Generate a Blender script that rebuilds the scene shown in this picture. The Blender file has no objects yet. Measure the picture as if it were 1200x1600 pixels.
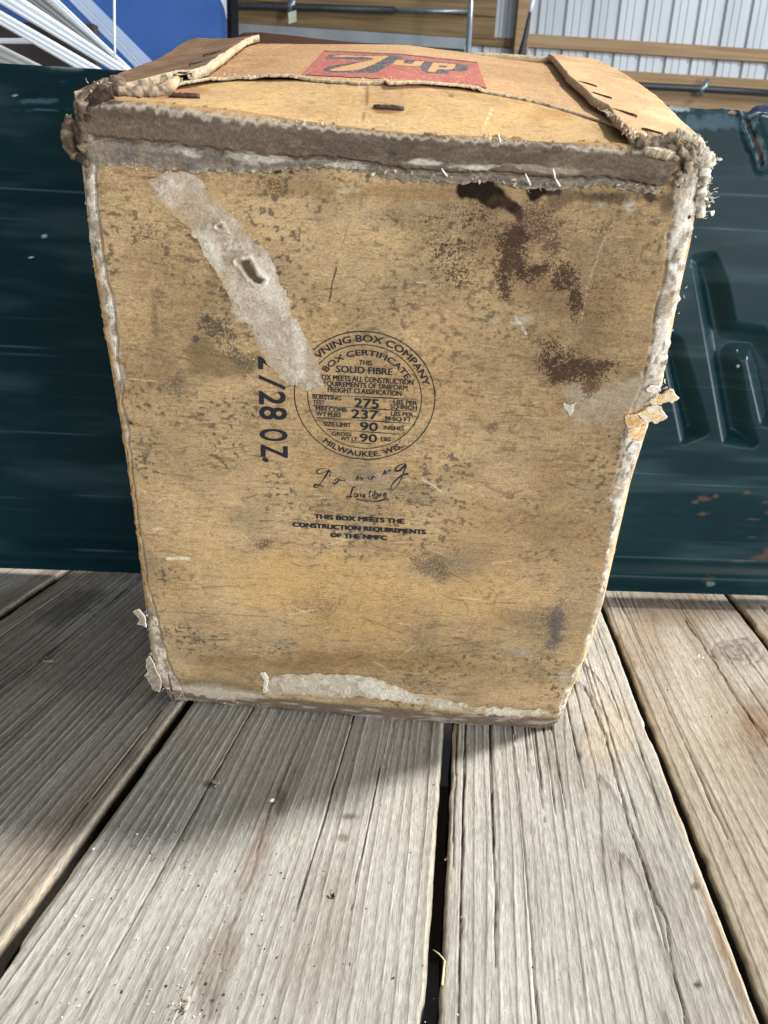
import bpy, bmesh, math, random
import numpy as np
from mathutils import Vector, Matrix
from mathutils.geometry import tessellate_polygon
random.seed(7)
rng = np.random.default_rng(7)
S = bpy.context.scene
C = S.collection

# ------------------------------------------------------------------ camera
CAM = np.array([0.0, 0.0, 0.311])
RIGHT = np.array([0.99229161, 0.11363183, 0.04944855])
DOWN = np.array([0.08372306, -0.32052012, -0.94353447])
FWD = np.array([-0.09136629, 0.94040133, -0.32756303])
FPX = 1200.0
cd = bpy.data.cameras.new('camera'); cam = bpy.data.objects.new('camera', cd); C.objects.link(cam)
m = Matrix.Identity(4)
for i in range(3):
    m[i][0] = RIGHT[i]; m[i][1] = -DOWN[i]; m[i][2] = -FWD[i]; m[i][3] = CAM[i]
cam.matrix_world = m
cd.sensor_fit = 'VERTICAL'; cd.sensor_height = 36.0; cd.lens = 27.0
cd.clip_start = 0.01; cd.clip_end = 200
cd.dof.use_dof = True; cd.dof.focus_distance = 0.47; cd.dof.aperture_fstop = 22.0
S.camera = cam

# ------------------------------------------------------------------ light
S.view_settings.view_transform = 'Standard'; S.view_settings.look = 'None'
S.view_settings.exposure = 0.0; S.view_settings.gamma = 1.0
wd = bpy.data.worlds.new('World'); S.world = wd; wd.use_nodes = True
bg = wd.node_tree.nodes['Background']; bg.inputs[0].default_value = (0.80, 0.90, 1.0, 1); bg.inputs[1].default_value = 0.30

def area_light(name, loc, target, shape, sx, sy, power, col, spread=180):
    l = bpy.data.lights.new(name, 'AREA'); o = bpy.data.objects.new(name, l); C.objects.link(o)
    l.shape = shape; l.size = sx
    if sy: l.size_y = sy
    l.energy = power; l.color = col; l.spread = math.radians(spread)
    o.location = loc
    o.rotation_euler = (Vector(target) - Vector(loc)).to_track_quat('-Z', 'Y').to_euler()
    return o
# daylight through a high opening, behind and to the right of the box
KD = np.array([0.62, 0.15, 1.0]); KD /= np.linalg.norm(KD)
area_light('opening_light', tuple(np.array([0, .5, .1]) + KD * 20), (0, .5, .1), 'DISK', 2.0, None, 51, (1.0, .965, .91), 16)
# open barn doorway behind the camera, to the right
area_light('doorway_light', (2.7, -4.8, .75), (0, .6, .35), 'RECTANGLE', 4.4, 1.2, 400, (.90, .95, 1.0))
# unseen lamp added on the right for highlights in the tailgate letters
area_light('side_opening_light', (6.0, .1, .30), (0, .6, .2), 'RECTANGLE', .7, 1.5, 450, (.90, .95, 1.0))
# unseen lamp added to brighten the barn wall
area_light('wall_opening_light', (5.0, 3.6, 4.0), (.6, 7.6, 1.8), 'RECTANGLE', 3.0, 1.2, 95, (.92, .96, 1.0), 110)

# ------------------------------------------------------------------ numpy noise
def _hash(ix, iy, seed):
    h = (ix.astype(np.int64) * 374761393 + iy.astype(np.int64) * 668265263 + seed * 974634777) & 0xffffffff
    h = ((h ^ (h >> 13)) * 1274126177) & 0xffffffff
    h = ((h ^ (h >> 16)) * 2246822519) & 0xffffffff
    return ((h ^ (h >> 15)) & 0xffffff) / float(0xffffff)
def vn(x, y, seed=0):
    ix = np.floor(x); iy = np.floor(y); fx = x - ix; fy = y - iy
    fx = fx * fx * (3 - 2 * fx); fy = fy * fy * (3 - 2 * fy)
    ix = ix.astype(np.int64); iy = iy.astype(np.int64)
    a = _hash(ix, iy, seed); b = _hash(ix + 1, iy, seed); c = _hash(ix, iy + 1, seed); d = _hash(ix + 1, iy + 1, seed)
    return (a * (1 - fx) + b * fx) * (1 - fy) + (c * (1 - fx) + d * fx) * fy
def fbm(x, y, oct=4, seed=0, gain=.5):
    t = 0; a = 1; n = 0
    for o in range(oct):
        t = t + a * vn(x * 2 ** o + 17.3 * o, y * 2 ** o - 9.1 * o, seed + o); n += a; a *= gain
    return t / n
def ss(a, b, x):
    t = np.clip((x - a) / (b - a), 0, 1); return t * t * (3 - 2 * t)
def mixc(col, rgb, m):
    rgb = np.asarray(rgb, float)
    m = np.clip(m, 0, 1)[:, None]
    return col * (1 - m) + rgb * m
def lin(r, g, b):
    v = np.array([r, g, b]) / 255.0
    return np.where(v <= .04045, v / 12.92, ((v + .055) / 1.055) ** 2.4)
def poly_sd(X, Y, pts):
    """signed distance to a polygon, positive inside"""
    pts = np.asarray(pts, float); n = len(pts)
    d = np.full(X.shape, 1e18); ins = np.zeros(X.shape, bool)
    for i in range(n):
        ax, ay = pts[i]; bx, by = pts[(i + 1) % n]
        ex, ey = bx - ax, by - ay
        t = np.clip(((X - ax) * ex + (Y - ay) * ey) / (ex * ex + ey * ey + 1e-12), 0, 1)
        d = np.minimum(d, (X - ax - t * ex) ** 2 + (Y - ay - t * ey) ** 2)
        if ay != by:
            c = (ay > Y) != (by > Y)
            ins ^= c & (X < ex * (Y - ay) / (by - ay) + ax)
    d = np.sqrt(d)
    return np.where(ins, d, -d)
def line_d(X, Y, pts):
    pts = np.asarray(pts, float); d = np.full(X.shape, 1e18)
    for i in range(len(pts) - 1):
        ax, ay = pts[i]; bx, by = pts[i + 1]; ex, ey = bx - ax, by - ay
        t = np.clip(((X - ax) * ex + (Y - ay) * ey) / (ex * ex + ey * ey + 1e-12), 0, 1)
        d = np.minimum(d, (X - ax - t * ex) ** 2 + (Y - ay - t * ey) ** 2)
    return np.sqrt(d)

# ------------------------------------------------------------------ measuring helpers (sight line -> point on a real plane)
def sight(x, y):
    return (x - 600) * RIGHT + (y - 800) * DOWN + FPX * FWD
def on_plane(x, y, p0, n):
    r = sight(x, y); t = np.dot(np.asarray(p0) - CAM, n) / np.dot(r, n); return CAM + t * r
def deck_point(x, y, z=0.0):
    return on_plane(x, y, (0, 0, z), np.array([0, 0, 1.0]))
def to_photo(P):
    q = P - CAM; a = q @ RIGHT; b = q @ DOWN; c = q @ FWD
    return 600 + FPX * a / c, 800 + FPX * b / c

# ------------------------------------------------------------------ object helpers
def tag(o, label=None, cat=None, group=None, kind=None):
    if label: o['label'] = label
    if cat: o['category'] = cat
    if group: o['group'] = group
    if kind: o['kind'] = kind
    return o
def empty(name, loc=(0, 0, 0), mat=None):
    o = bpy.data.objects.new(name, None); C.objects.link(o)
    if mat is not None: o.matrix_world = mat
    else: o.location = loc
    return o
def link(name, me, mat=None, parent=None, smooth=True):
    o = bpy.data.objects.new(name, me); C.objects.link(o)
    if mat: me.materials.append(mat)
    if smooth: me.polygons.foreach_set('use_smooth', [True] * len(me.polygons))
    if parent: o.parent = parent
    return o
def set_col(me, col):
    a = me.color_attributes.new('Col', 'FLOAT_COLOR', 'POINT')
    c = np.ones((len(me.vertices), 4), np.float32); c[:, :3] = col
    a.data.foreach_set('color', c.ravel())
def grid_mesh(name, P, col=None, mat=None, parent=None, smooth=True, keep=None, wrap=False):
    """P (nv, nu, 3)"""
    nv, nu = P.shape[:2]
    me = bpy.data.meshes.new(name)
    idx = np.arange(nv * nu).reshape(nv, nu)
    if wrap: idx = np.concatenate([idx, idx[:, :1]], 1)
    q = np.stack([idx[:-1, :-1], idx[:-1, 1:], idx[1:, 1:], idx[1:, :-1]], -1).reshape(-1, 4)
    if keep is not None:
        k = keep.reshape(nv, nu); kq = (k[:-1, :-1] & k[:-1, 1:] & k[1:, 1:] & k[1:, :-1]).ravel(); q = q[kq]
    n = len(q)
    me.vertices.add(nv * nu); me.vertices.foreach_set('co', P.reshape(-1).astype(np.float32))
    me.loops.add(n * 4); me.loops.foreach_set('vertex_index', q.ravel().astype(np.int32))
    me.polygons.add(n); me.polygons.foreach_set('loop_start', np.arange(0, n * 4, 4, dtype=np.int32))
    me.polygons.foreach_set('loop_total', np.full(n, 4, np.int32))
    me.update(calc_edges=True)
    if col is not None: set_col(me, col.reshape(-1, 3))
    return link(name, me, mat, parent, smooth)
def raw_mesh(name, V, F, mat=None, parent=None, smooth=False, col=None):
    me = bpy.data.meshes.new(name); me.from_pydata([tuple(map(float, v)) for v in V], [], F); me.update()
    if col is not None: set_col(me, np.asarray(col))
    return link(name, me, mat, parent, smooth)
def box_mesh(name, corners8, mat, parent=None, bevel=0.0, seg=2):
    bm = bmesh.new(); vs = [bm.verts.new(tuple(p)) for p in corners8]
    for f in ((0, 3, 2, 1), (4, 5, 6, 7), (0, 1, 5, 4), (1, 2, 6, 5), (2, 3, 7, 6), (3, 0, 4, 7)): bm.faces.new([vs[i] for i in f])
    bmesh.ops.recalc_face_normals(bm, faces=bm.faces[:])
    if bevel: bmesh.ops.bevel(bm, geom=bm.edges[:], offset=bevel, segments=seg, affect='EDGES', profile=.6)
    me = bpy.data.meshes.new(name); bm.to_mesh(me); bm.free()
    return link(name, me, mat, parent, False)
def frame_box(name, o, ax, ay, az, x0, x1, y0, y1, z0, z1, mat, parent=None, bevel=0.0):
    o, ax, ay, az = map(np.asarray, (o, ax, ay, az)); g = lambda x, y, z: o + ax * x + ay * y + az * z
    return box_mesh(name, [g(x0, y0, z0), g(x1, y0, z0), g(x1, y1, z0), g(x0, y1, z0), g(x0, y0, z1), g(x1, y0, z1), g(x1, y1, z1), g(x0, y1, z1)], mat, parent, bevel)
def tube(path, radii, nseg=10, wob=0.0, seed=1, flat=1.0, flatdir=None, caps=True):
    """verts, faces of a swept tube"""
    path = np.asarray(path, float); n = len(path); V = []; F = []
    radii = np.broadcast_to(radii, n)
    T = np.gradient(path, axis=0); T /= np.linalg.norm(T, axis=1)[:, None] + 1e-12
    ref = np.array(flatdir if flatdir is not None else (0.31, 0.52, 0.8), float)
    for i in range(n):
        a = ref - T[i] * (ref @ T[i]); a /= np.linalg.norm(a) + 1e-9; b = np.cross(T[i], a)
        for k in range(nseg):
            th = 2 * math.pi * k / nseg
            r = radii[i]
            if wob: r *= 1 + wob * (fbm(np.array([k * .9 + (nseg - k) * 0]), np.array([i * .35]), 2, seed)[0] - .5) * 2
            V.append(path[i] + r * (flat * math.cos(th) * a + math.sin(th) * b))
    for i in range(n - 1):
        for k in range(nseg):
            k2 = (k + 1) % nseg
            F.append((i * nseg + k, i * nseg + k2, (i + 1) * nseg + k2, (i + 1) * nseg + k))
    if caps:
        F.append(tuple(range(nseg))[::-1]); F.append(tuple(range((n - 1) * nseg, n * nseg)))
    return V, F
def spline(pts, n):
    """Catmull-Rom through pts"""
    p = np.asarray(pts, float); p = np.vstack([2 * p[0] - p[1], p, 2 * p[-1] - p[-2]])
    out = []; m_ = len(p) - 3
    for t in np.linspace(0, m_ - 1e-6, n):
        i = int(t); u = t - i; a, b, c, d = p[i:i + 4]
        out.append(.5 * (2 * b + (c - a) * u + (2 * a - 5 * b + 4 * c - d) * u * u + (3 * b - a - 3 * c + d) * u ** 3))
    return np.array(out)

# ------------------------------------------------------------------ materials
def mat_base(name):
    mt = bpy.data.materials.new(name); mt.use_nodes = True
    nt = mt.node_tree; return mt, nt, nt.nodes['Principled BSDF']
def nd(nt, t, **kw):
    n = nt.nodes.new(t)
    for k, v in kw.items():
        if k.startswith('i_'): n.inputs[int(k[2:])].default_value = v
        else: setattr(n, k, v)
    return n
def painted(name, rough=.85, spec=.25, fscale=(900, 2600, 900), famt=.35, bump=.12, bscale=1500, bdist=.0004, streak=None, sdark=.5, rings=None, speck=False):
    """vertex-painted base colour with fine procedural fibre grain and relief"""
    mt, nt, b = mat_base(name)
    at = nd(nt, 'ShaderNodeAttribute', attribute_name='Col')
    tc = nd(nt, 'ShaderNodeTexCoord'); mp = nd(nt, 'ShaderNodeMapping'); mp.inputs['Scale'].default_value = fscale
    nt.links.new(tc.outputs['Object'], mp.inputs[0])
    n1 = nd(nt, 'ShaderNodeTexNoise'); n1.inputs['Scale'].default_value = 1; n1.inputs['Detail'].default_value = 3
    nt.links.new(mp.outputs[0], n1.inputs['Vector'])
    mr = nd(nt, 'ShaderNodeMapRange'); mr.inputs['From Min'].default_value = .25; mr.inputs['From Max'].default_value = .75
    mr.inputs['To Min'].default_value = 1 - famt; mr.inputs['To Max'].default_value = 1 + famt
    nt.links.new(n1.outputs[0], mr.inputs[0])
    fac = mr.outputs[0]
    if streak:      # fine dark hairlines along the grain
        m2 = nd(nt, 'ShaderNodeMapping'); m2.inputs['Scale'].default_value = streak; nt.links.new(tc.outputs['Object'], m2.inputs[0])
        n3 = nd(nt, 'ShaderNodeTexNoise'); n3.inputs['Scale'].default_value = 1; n3.inputs['Detail'].default_value = 2; nt.links.new(m2.outputs[0], n3.inputs['Vector'])
        r3 = nd(nt, 'ShaderNodeMapRange'); r3.inputs['From Min'].default_value = .56; r3.inputs['From Max'].default_value = .68; r3.inputs['To Min'].default_value = 1; r3.inputs['To Max'].default_value = 1 - sdark; nt.links.new(n3.outputs[0], r3.inputs[0])
        mu = nd(nt, 'ShaderNodeMath', operation='MULTIPLY'); nt.links.new(fac, mu.inputs[0]); nt.links.new(r3.outputs[0], mu.inputs[1]); fac = mu.outputs[0]
    vm = nd(nt, 'ShaderNodeVectorMath', operation='SCALE')
    nt.links.new(at.outputs['Color'], vm.inputs[0]); nt.links.new(fac, vm.inputs['Scale'])
    outc = vm.outputs[0]
    def math_(op, a_, b_=None):
        n_ = nd(nt, 'ShaderNodeMath', operation=op)
        for k_, x_ in enumerate((a_, b_)):
            if x_ is None: continue
            if isinstance(x_, (int, float)): n_.inputs[k_].default_value = x_
            else: nt.links.new(x_, n_.inputs[k_])
        return n_.outputs[0]
    def sstep(src, a_, b_, lo=0.0, hi=1.0):
        r_ = nd(nt, 'ShaderNodeMapRange', interpolation_type='SMOOTHSTEP'); nt.links.new(src, r_.inputs[0])
        for nm_, v_ in (('From Min', a_), ('From Max', b_), ('To Min', lo), ('To Max', hi)):
            if isinstance(v_, (int, float)): r_.inputs[nm_].default_value = v_
            else: nt.links.new(v_, r_.inputs[nm_])
        return r_.outputs[0]
    def mixin(fac_, rgb_):
        nonlocal outc
        mx = nd(nt, 'ShaderNodeMix', data_type='RGBA'); nt.links.new(fac_, mx.inputs[0]); nt.links.new(outc, mx.inputs[6])
        if isinstance(rgb_, tuple): mx.inputs[7].default_value = (*rgb_, 1)
        else: nt.links.new(rgb_, mx.inputs[7])
        outc = mx.outputs[2]
    if rings:       # growth rings: dark, sharp-edged late-wood lines
        ar = nd(nt, 'ShaderNodeAttribute', attribute_name='Ring'); aa_ = nd(nt, 'ShaderNodeAttribute', attribute_name='Amp')
        nj = nd(nt, 'ShaderNodeTexNoise'); nj.inputs['Scale'].default_value = 1; nj.inputs['Detail'].default_value = 3
        mj = nd(nt, 'ShaderNodeMapping'); mj.inputs['Scale'].default_value = (900, 45, 100); nt.links.new(tc.outputs['Object'], mj.inputs[0]); nt.links.new(mj.outputs[0], nj.inputs['Vector'])
        rg = math_('ADD', ar.outputs['Fac'], math_('MULTIPLY', math_('SUBTRACT', nj.outputs[0], .5), .24))
        fr = math_('FRACT', rg)
        l_ = math_('MULTIPLY', sstep(fr, .74, .955), math_('SUBTRACT', 1.0, sstep(fr, .955, .995)))
        l_ = math_('MULTIPLY', math_('MULTIPLY', l_, aa_.outputs['Fac']), sstep(nj.outputs[0], .30, .52, .45, 1.0))
        mixin(math_('MINIMUM', l_, .85), rings)
    if speck:       # mould specks: density painted on the surface, grain procedural
        sa = nd(nt, 'ShaderNodeAttribute', attribute_name='Spk'); sc_ = nd(nt, 'ShaderNodeAttribute', attribute_name='SpkCol')
        ns = nd(nt, 'ShaderNodeTexNoise'); ns.inputs['Scale'].default_value = 1150; ns.inputs['Detail'].default_value = 5; ns.inputs['Roughness'].default_value = .62
        nt.links.new(tc.outputs['Object'], ns.inputs['Vector'])
        th_ = math_('SUBTRACT', .69, math_('MULTIPLY', sa.outputs['Fac'], .30))
        f_ = sstep(math_('SUBTRACT', ns.outputs[0], th_), -.04, .08, 0.0, .80)
        mixin(math_('MULTIPLY', f_, sstep(sa.outputs['Fac'], .02, .12)), sc_.outputs['Color'])
    nt.links.new(outc, b.inputs['Base Color'])
    b.inputs['Roughness'].default_value = rough; b.inputs['Specular IOR Level'].default_value = spec
    n2 = nd(nt, 'ShaderNodeTexNoise'); n2.inputs['Scale'].default_value = bscale; n2.inputs['Detail'].default_value = 4
    nt.links.new(tc.outputs['Object'], n2.inputs['Vector'])
    bp = nd(nt, 'ShaderNodeBump'); bp.inputs['Strength'].default_value = bump; bp.inputs['Distance'].default_value = bdist
    nt.links.new(n2.outputs[0], bp.inputs['Height']); nt.links.new(bp.outputs[0], b.inputs['Normal'])
    return mt
def noisy(name, c1, c2, scale=(5, 5, 5), rough=.6, metal=0, spec=.5, detail=5, bump=0.0, bdist=.002, lo=.35, hi=.65):
    mt, nt, b = mat_base(name)
    tc = nd(nt, 'ShaderNodeTexCoord'); mp = nd(nt, 'ShaderNodeMapping'); mp.inputs['Scale'].default_value = scale
    nt.links.new(tc.outputs['Object'], mp.inputs[0])
    n1 = nd(nt, 'ShaderNodeTexNoise'); n1.inputs['Scale'].default_value = 1; n1.inputs['Detail'].default_value = detail
    nt.links.new(mp.outputs[0], n1.inputs['Vector'])
    cr = nd(nt, 'ShaderNodeValToRGB'); e = cr.color_ramp.elements
    e[0].position = lo; e[1].position = hi; e[0].color = (*c1, 1); e[1].color = (*c2, 1)
    nt.links.new(n1.outputs[0], cr.inputs[0]); nt.links.new(cr.outputs[0], b.inputs['Base Color'])
    b.inputs['Roughness'].default_value = rough; b.inputs['Metallic'].default_value = metal; b.inputs['Specular IOR Level'].default_value = spec
    if bump:
        bp = nd(nt, 'ShaderNodeBump'); bp.inputs['Strength'].default_value = bump; bp.inputs['Distance'].default_value = bdist
        nt.links.new(n1.outputs[0], bp.inputs['Height']); nt.links.new(bp.outputs[0], b.inputs['Normal'])
    return mt
def ink(name, rgb, wear=.42, scale=600, soft=.1):
    """printing ink with worn-through specks"""
    mt, nt, b = mat_base(name); b.inputs['Base Color'].default_value = (*rgb, 1); b.inputs['Roughness'].default_value = .8; b.inputs['Specular IOR Level'].default_value = .2
    tc = nd(nt, 'ShaderNodeTexCoord'); n1 = nd(nt, 'ShaderNodeTexNoise'); n1.inputs['Scale'].default_value = scale; n1.inputs['Detail'].default_value = 4
    n2 = nd(nt, 'ShaderNodeTexNoise'); n2.inputs['Scale'].default_value = scale * .09; n2.inputs['Detail'].default_value = 2
    nt.links.new(tc.outputs['Object'], n1.inputs['Vector']); nt.links.new(tc.outputs['Object'], n2.inputs['Vector'])
    ad = nd(nt, 'ShaderNodeMath', operation='MULTIPLY_ADD'); ad.inputs[1].default_value = .55
    nt.links.new(n2.outputs[0], ad.inputs[0]); nt.links.new(n1.outputs[0], ad.inputs[2])
    mr = nd(nt, 'ShaderNodeMapRange'); mr.inputs['From Min'].default_value = wear + .2; mr.inputs['From Max'].default_value = wear + .2 + soft
    mr.inputs['To Max'].default_value = .96
    nt.links.new(ad.outputs[0], mr.inputs[0])
    nt.links.new(mr.outputs[0], b.inputs['Alpha'])
    return mt

M_board = painted('fibreboard', .82, .2, (700, 900, 1700), .22, .3, 1300, streak=(260, 300, 1300), sdark=.16)
M_front = painted('printed_fibreboard', .9, .08, (800, 900, 1500), .30, .4, 1300, streak=(330, 300, 900), sdark=.24, speck=True)
M_pulp = painted('torn_pulp', .95, .1, (900, 900, 900), .28, .5, 1500, .0006)
M_plank = painted('weathered_wood', .88, .15, (1900, 170, 800), .36, .5, 1100, .0006, streak=(1500, 60, 300), sdark=.34, rings=(.085, .068, .050))
M_ink = ink('black_ink', (.017, .017, .021), .20, 600, .16)
M_inkworn = ink('worn_black_ink', (.02, .02, .024), .31)
M_red = ink('red_ink', (.42, .10, .075), .26, 700, .2)
M_dark = ink('grey_black_ink', (.05, .055, .065), .30, 700, .2)
M_tanink = ink('orange_tan_ink', (.60, .36, .17), .2, 700, .2)
M_staple = noisy('rusty_staple', (.03, .016, .014), (.10, .05, .04), (900, 900, 900), .6, .4)
M_steel = painted('green_painted_steel', .36, .07, (30, 30, 300), .12, .05, 300)
M_girtdark = noisy('shaded_lumber', (.15, .095, .045), (.24, .16, .08), (1.2, 8, 40), .8, 0, .2)  # girt lumber again, with the left boards' shade put into its colour
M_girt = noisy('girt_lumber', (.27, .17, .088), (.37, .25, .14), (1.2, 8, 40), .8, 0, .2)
M_siding = noisy('siding_metal', (.43, .455, .475), (.52, .54, .555), (3, 3, .6), .45, .0, .4)
M_pipe = noisy('black_pipe', (.02, .021, .023), (.035, .036, .038), (40, 40, 40), .5)
M_galv = noisy('galvanised_steel', (.22, .25, .27), (.34, .37, .40), (60, 60, 20), .35, .7)
M_white = noisy('white_vinyl', (.78, .82, .86), (.88, .90, .92), (2, 8, 8), .35)
M_blue = noisy('blue_paint', (.035, .105, .33), (.05, .135, .40), (6, 6, 6), .4)
M_black = noisy('black_rubber', (.003, .003, .005), (.007, .007, .01), (40, 40, 40), .8, 0, .1)
M_brown = noisy('dark_brown_board', (.02, .014, .012), (.05, .036, .03), (6, 6, 6), .7)
M_grey = noisy('grey_panel', (.30, .30, .28), (.40, .40, .38), (6, 6, 6), .6)
M_dirt = noisy('dirt', (.006, .0055, .005), (.014, .012, .011), (6, 6, 6), .95, bump=.5, bdist=.02)
M_bearer = noisy('bearer_wood', (.16, .13, .11), (.26, .22, .19), (40, 6, 40), .9)
M_lightstripe = noisy('pale_blue_decal', (.40, .50, .70), (.52, .60, .76), (6, 6, 6), .4)
M_paint_white = noisy('white_paint', (.70, .74, .80), (.82, .84, .87), (6, 6, 6), .4)
M_debris = painted('debris', .9, .1, (900, 900, 900), .3, .3, 900)

# ================================================================== SETTING: deck
deck = tag(empty('wooden_deck'), kind='structure')
# plank gaps: x of the left lip and right lip at y=.4, slope dx/dy
GAPS = [(-.79, -.784, .1), (-.585, -.579, .09), (-.3885, -.3800, .074), (-.1812, -.1748, .05), (.0050, .0116, .0), (.1482, .1545, -.018), (.2872, .2912, -.033), (.425, .431, -.045), (.572, .578, -.05), (.72, .726, -.05)]
def plank(i, left, right, z0, style, seed):
    xl, bl = left; xr, br = right
    th = .036
    ys = np.concatenate([np.linspace(-.9, .15, 30)[:-1], np.linspace(.15, .80, 420 if i in (2, 3) else 300), np.linspace(.80, 1.6, 30)[1:]])
    W = xr - xl
    nt_ = int(W / (.00062 if i in (2, 3) else .0008 if i in (1, 4) else .0025))
    r = .0028
    # cross profile: (inset from the left lip, z, is_top)
    arc = [(r - r * math.cos(a), -r + r * math.sin(a)) for a in np.linspace(0, math.pi / 2, 5)]
    Lp = [(0, -th), (0, -.0055)] + arc[:-1]
    Sx = np.concatenate([[p[0] for p in Lp], np.linspace(r, W - r, nt_), [W - p[0] for p in Lp[::-1]]])
    Sz = np.concatenate([[p[1] for p in Lp], np.zeros(nt_), [p[1] for p in Lp[::-1]]])
    wtop = np.concatenate([np.zeros(2), np.linspace(.2, 1, 4), np.ones(nt_), np.linspace(1, .2, 4), np.zeros(2)])
    s, y = np.meshgrid(Sx, ys); z, _ = np.meshgrid(Sz, ys); wt, _ = np.meshgrid(wtop, ys)
    s_ = s.ravel(); y_ = y.ravel(); wt = wt.ravel()
    wide = (xr + br * (y_ - .4)) - (xl + bl * (y_ - .4))
    x_ = xl + bl * (y_ - .4) + s_ * wide / W
    # ring field
    warp = (fbm(s_ * 25, y_ * 3.0, 3, seed) - .5) * .012 + (fbm(s_ * 90, y_ * 9, 3, seed + 5) - .5) * .0025
    if style == 'straight':
        ring = (s_ + warp) / .0066 + 2.6 * (fbm(s_ * 75, y_ * 1.2, 3, seed + 9) - .5) + 3.0 * s_ / W
    elif style == 'cathedral':
        # left part straight, right part arches round an axis at ~68% of the width
        h = .006 + .055 * np.abs(y_ - .55) ** 1.2 + .004 * (fbm(y_ * 9, s_ * 0, 2, seed + 3))
        rr = np.sqrt((s_ - .70 * W + warp) ** 2 + (.003 + .034 * ss(.20, .70, y_) + .004 * fbm(y_ * 10, y_ * 0, 2, seed + 3)) ** 2)
        ring = rr / .0060 + .7 * (fbm(s_ * 60, y_ * 2, 3, seed + 9) - .5)
    else:
        rr = np.sqrt((s_ - .35 * W + warp) ** 2 + (.02 * (.5 + .5 * np.sin((y_ - .2) * 8 + seed))) ** 2)
        ring = rr / .0075
    fr = ring - np.floor(ring)
    late = ss(.60, .88, fr) * (1 - ss(.92, 1.0, fr))          # dark late-wood line
    amp = .55 + .9 * vn(np.floor(ring) * 1.7, y_ * 2.0, seed + 20)
    late = late * amp
    amp_at = np.clip(.10 + 1.05 * vn(np.floor(ring) * 1.7, y_ * 2.0, seed + 20) ** 1.3 * (.5 + fbm(s_ * 30, y_ * 4, 3, seed + 21)), 0, 1.1)
    fib = fbm(s_ * 2600, y_ * 16, 3, seed + 30)
    fib2 = fbm(s_ * 700, y_ * 7, 3, seed + 31)
    blot = fbm(s_ * 18, y_ * 7, 4, seed + 33)
    blot2 = fbm(s_ * 45, y_ * 9, 4, seed + 34)
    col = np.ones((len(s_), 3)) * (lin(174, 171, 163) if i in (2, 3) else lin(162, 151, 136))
    col = mixc(col, lin(128, 118, 104), late * .22)
    col = mixc(col, lin(196, 192, 184), ss(.5, .8, fib2) * .25 * (1 - late))
    col = mixc(col, lin(140, 130, 118), ss(.5, .75, blot) * .5)
    col = mixc(col, lin(196, 193, 187), ss(.5, .7, fbm(s_ * 26, y_ * 5, 4, seed + 35)) * .35)
    thin = fbm(s_ * 900, y_ * 5, 2, seed + 36); col = mixc(col, lin(88, 78, 70), ss(.68, .78, thin) * .22)
    col = mixc(col, lin(120, 112, 106), ss(.55, .8, blot2) * .35)
    col *= (.88 + .24 * fib)[:, None]
    dz = (.00030 * late - .0009 * ss(.5, .8, fib) * 0 + .0003 * (fib2 - .5) + .0003 * (fib - .5) + .0010 * (blot - .5))
    X, Y = to_photo(np.stack([x_, y_, np.full_like(x_, z0)], 1))
    inview = (Y > 700) & (y_ > .12)
    # checks / cracks
    ncr = {3: 24, 2: 3}.get(i, 6)
    r_ = random.Random(seed)
    for k in range(ncr):
        cs = r_.uniform(.03, .97) * W if i != 3 else (r_.uniform(.02, .62) * W if k < 17 else r_.uniform(.6, .95) * W)
        y0 = r_.uniform(.12, .50); L = r_.uniform(.12, .55)
        off = (fbm(y_ * 22, y_ * 0 + k, 3, seed + 50 + k) - .5) * .0016 + (fbm(y_ * 120, y_ * 0 + k, 2, seed + 80 + k) - .5) * .0005
        wdt = (.00042 + .00036 * r_.random()) * ss(0, .04, y_ - y0) * ss(0, .06, y0 + L - y_) * (.35 + .9 * fbm(y_ * 40, y_ * 0 + k, 2, seed + 120 + k))
        d = np.abs(s_ - cs - off)
        mk = (1 - ss(.25, 1.25, d / (wdt + 1e-6))) * (wdt > 1e-5)
        col = mixc(col, lin(58, 48, 40), mk * .8)
        dz = dz - .0022 * mk
    # pixel-measured marks on this plank
    n_e = fbm(s_ * 160, y_ * 90, 4, seed + 7) - .5
    def blob(cx, cy, rx, ry, rgb, a, rot=0., ne=.8, soft=.6):
        nonlocal col
        c, sn = math.cos(rot), math.sin(rot); dx = X - cx; dy = Y - cy
        e = np.sqrt(((dx * c + dy * sn) / rx) ** 2 + ((-dx * sn + dy * c) / ry) ** 2) + n_e * ne
        mk = (1 - ss(1 - soft, 1 + soft * .2, e)) * inview
        col = mixc(col, lin(*rgb), mk * a); return mk
    if i == 2:
        blob(545, 1276, 17, 7, (96, 84, 74), .75); blob(536, 1309, 13, 9, (100, 90, 80), .7); blob(440, 1255, 10, 26, (108, 98, 88), .6, .3)
        blob(400, 1330, 18, 120, (128, 106, 90), .38, .33, 1.4); blob(345, 1500, 32, 70, (118, 102, 88), .5, .3, 1.4); blob(330, 1570, 36, 30, (110, 96, 86), .5)
        d = line_d(X + n_e * 14, Y, [(452, 1180), (425, 1260), (395, 1350), (350, 1480), (325, 1590)])
        col = mixc(col, lin(96, 74, 60), (1 - ss(.6, 2.2, d)) * .5 * inview * ss(.45, .6, fbm(y_ * 60, s_ * 300, 2, 5)))
        dz = dz - .0005 * (1 - ss(.6, 3, d)) * inview
        blob(330, 1225, 16, 8, (88, 80, 72), .8)
        # split lip along the left edge
        d = line_d(X, Y, [(140, 1330), (105, 1380), (70, 1430), (20, 1500)])
        col = mixc(col, lin(86, 78, 70), (1 - ss(1, 7, d + n_e * 9)) * .6 * inview)
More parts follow.
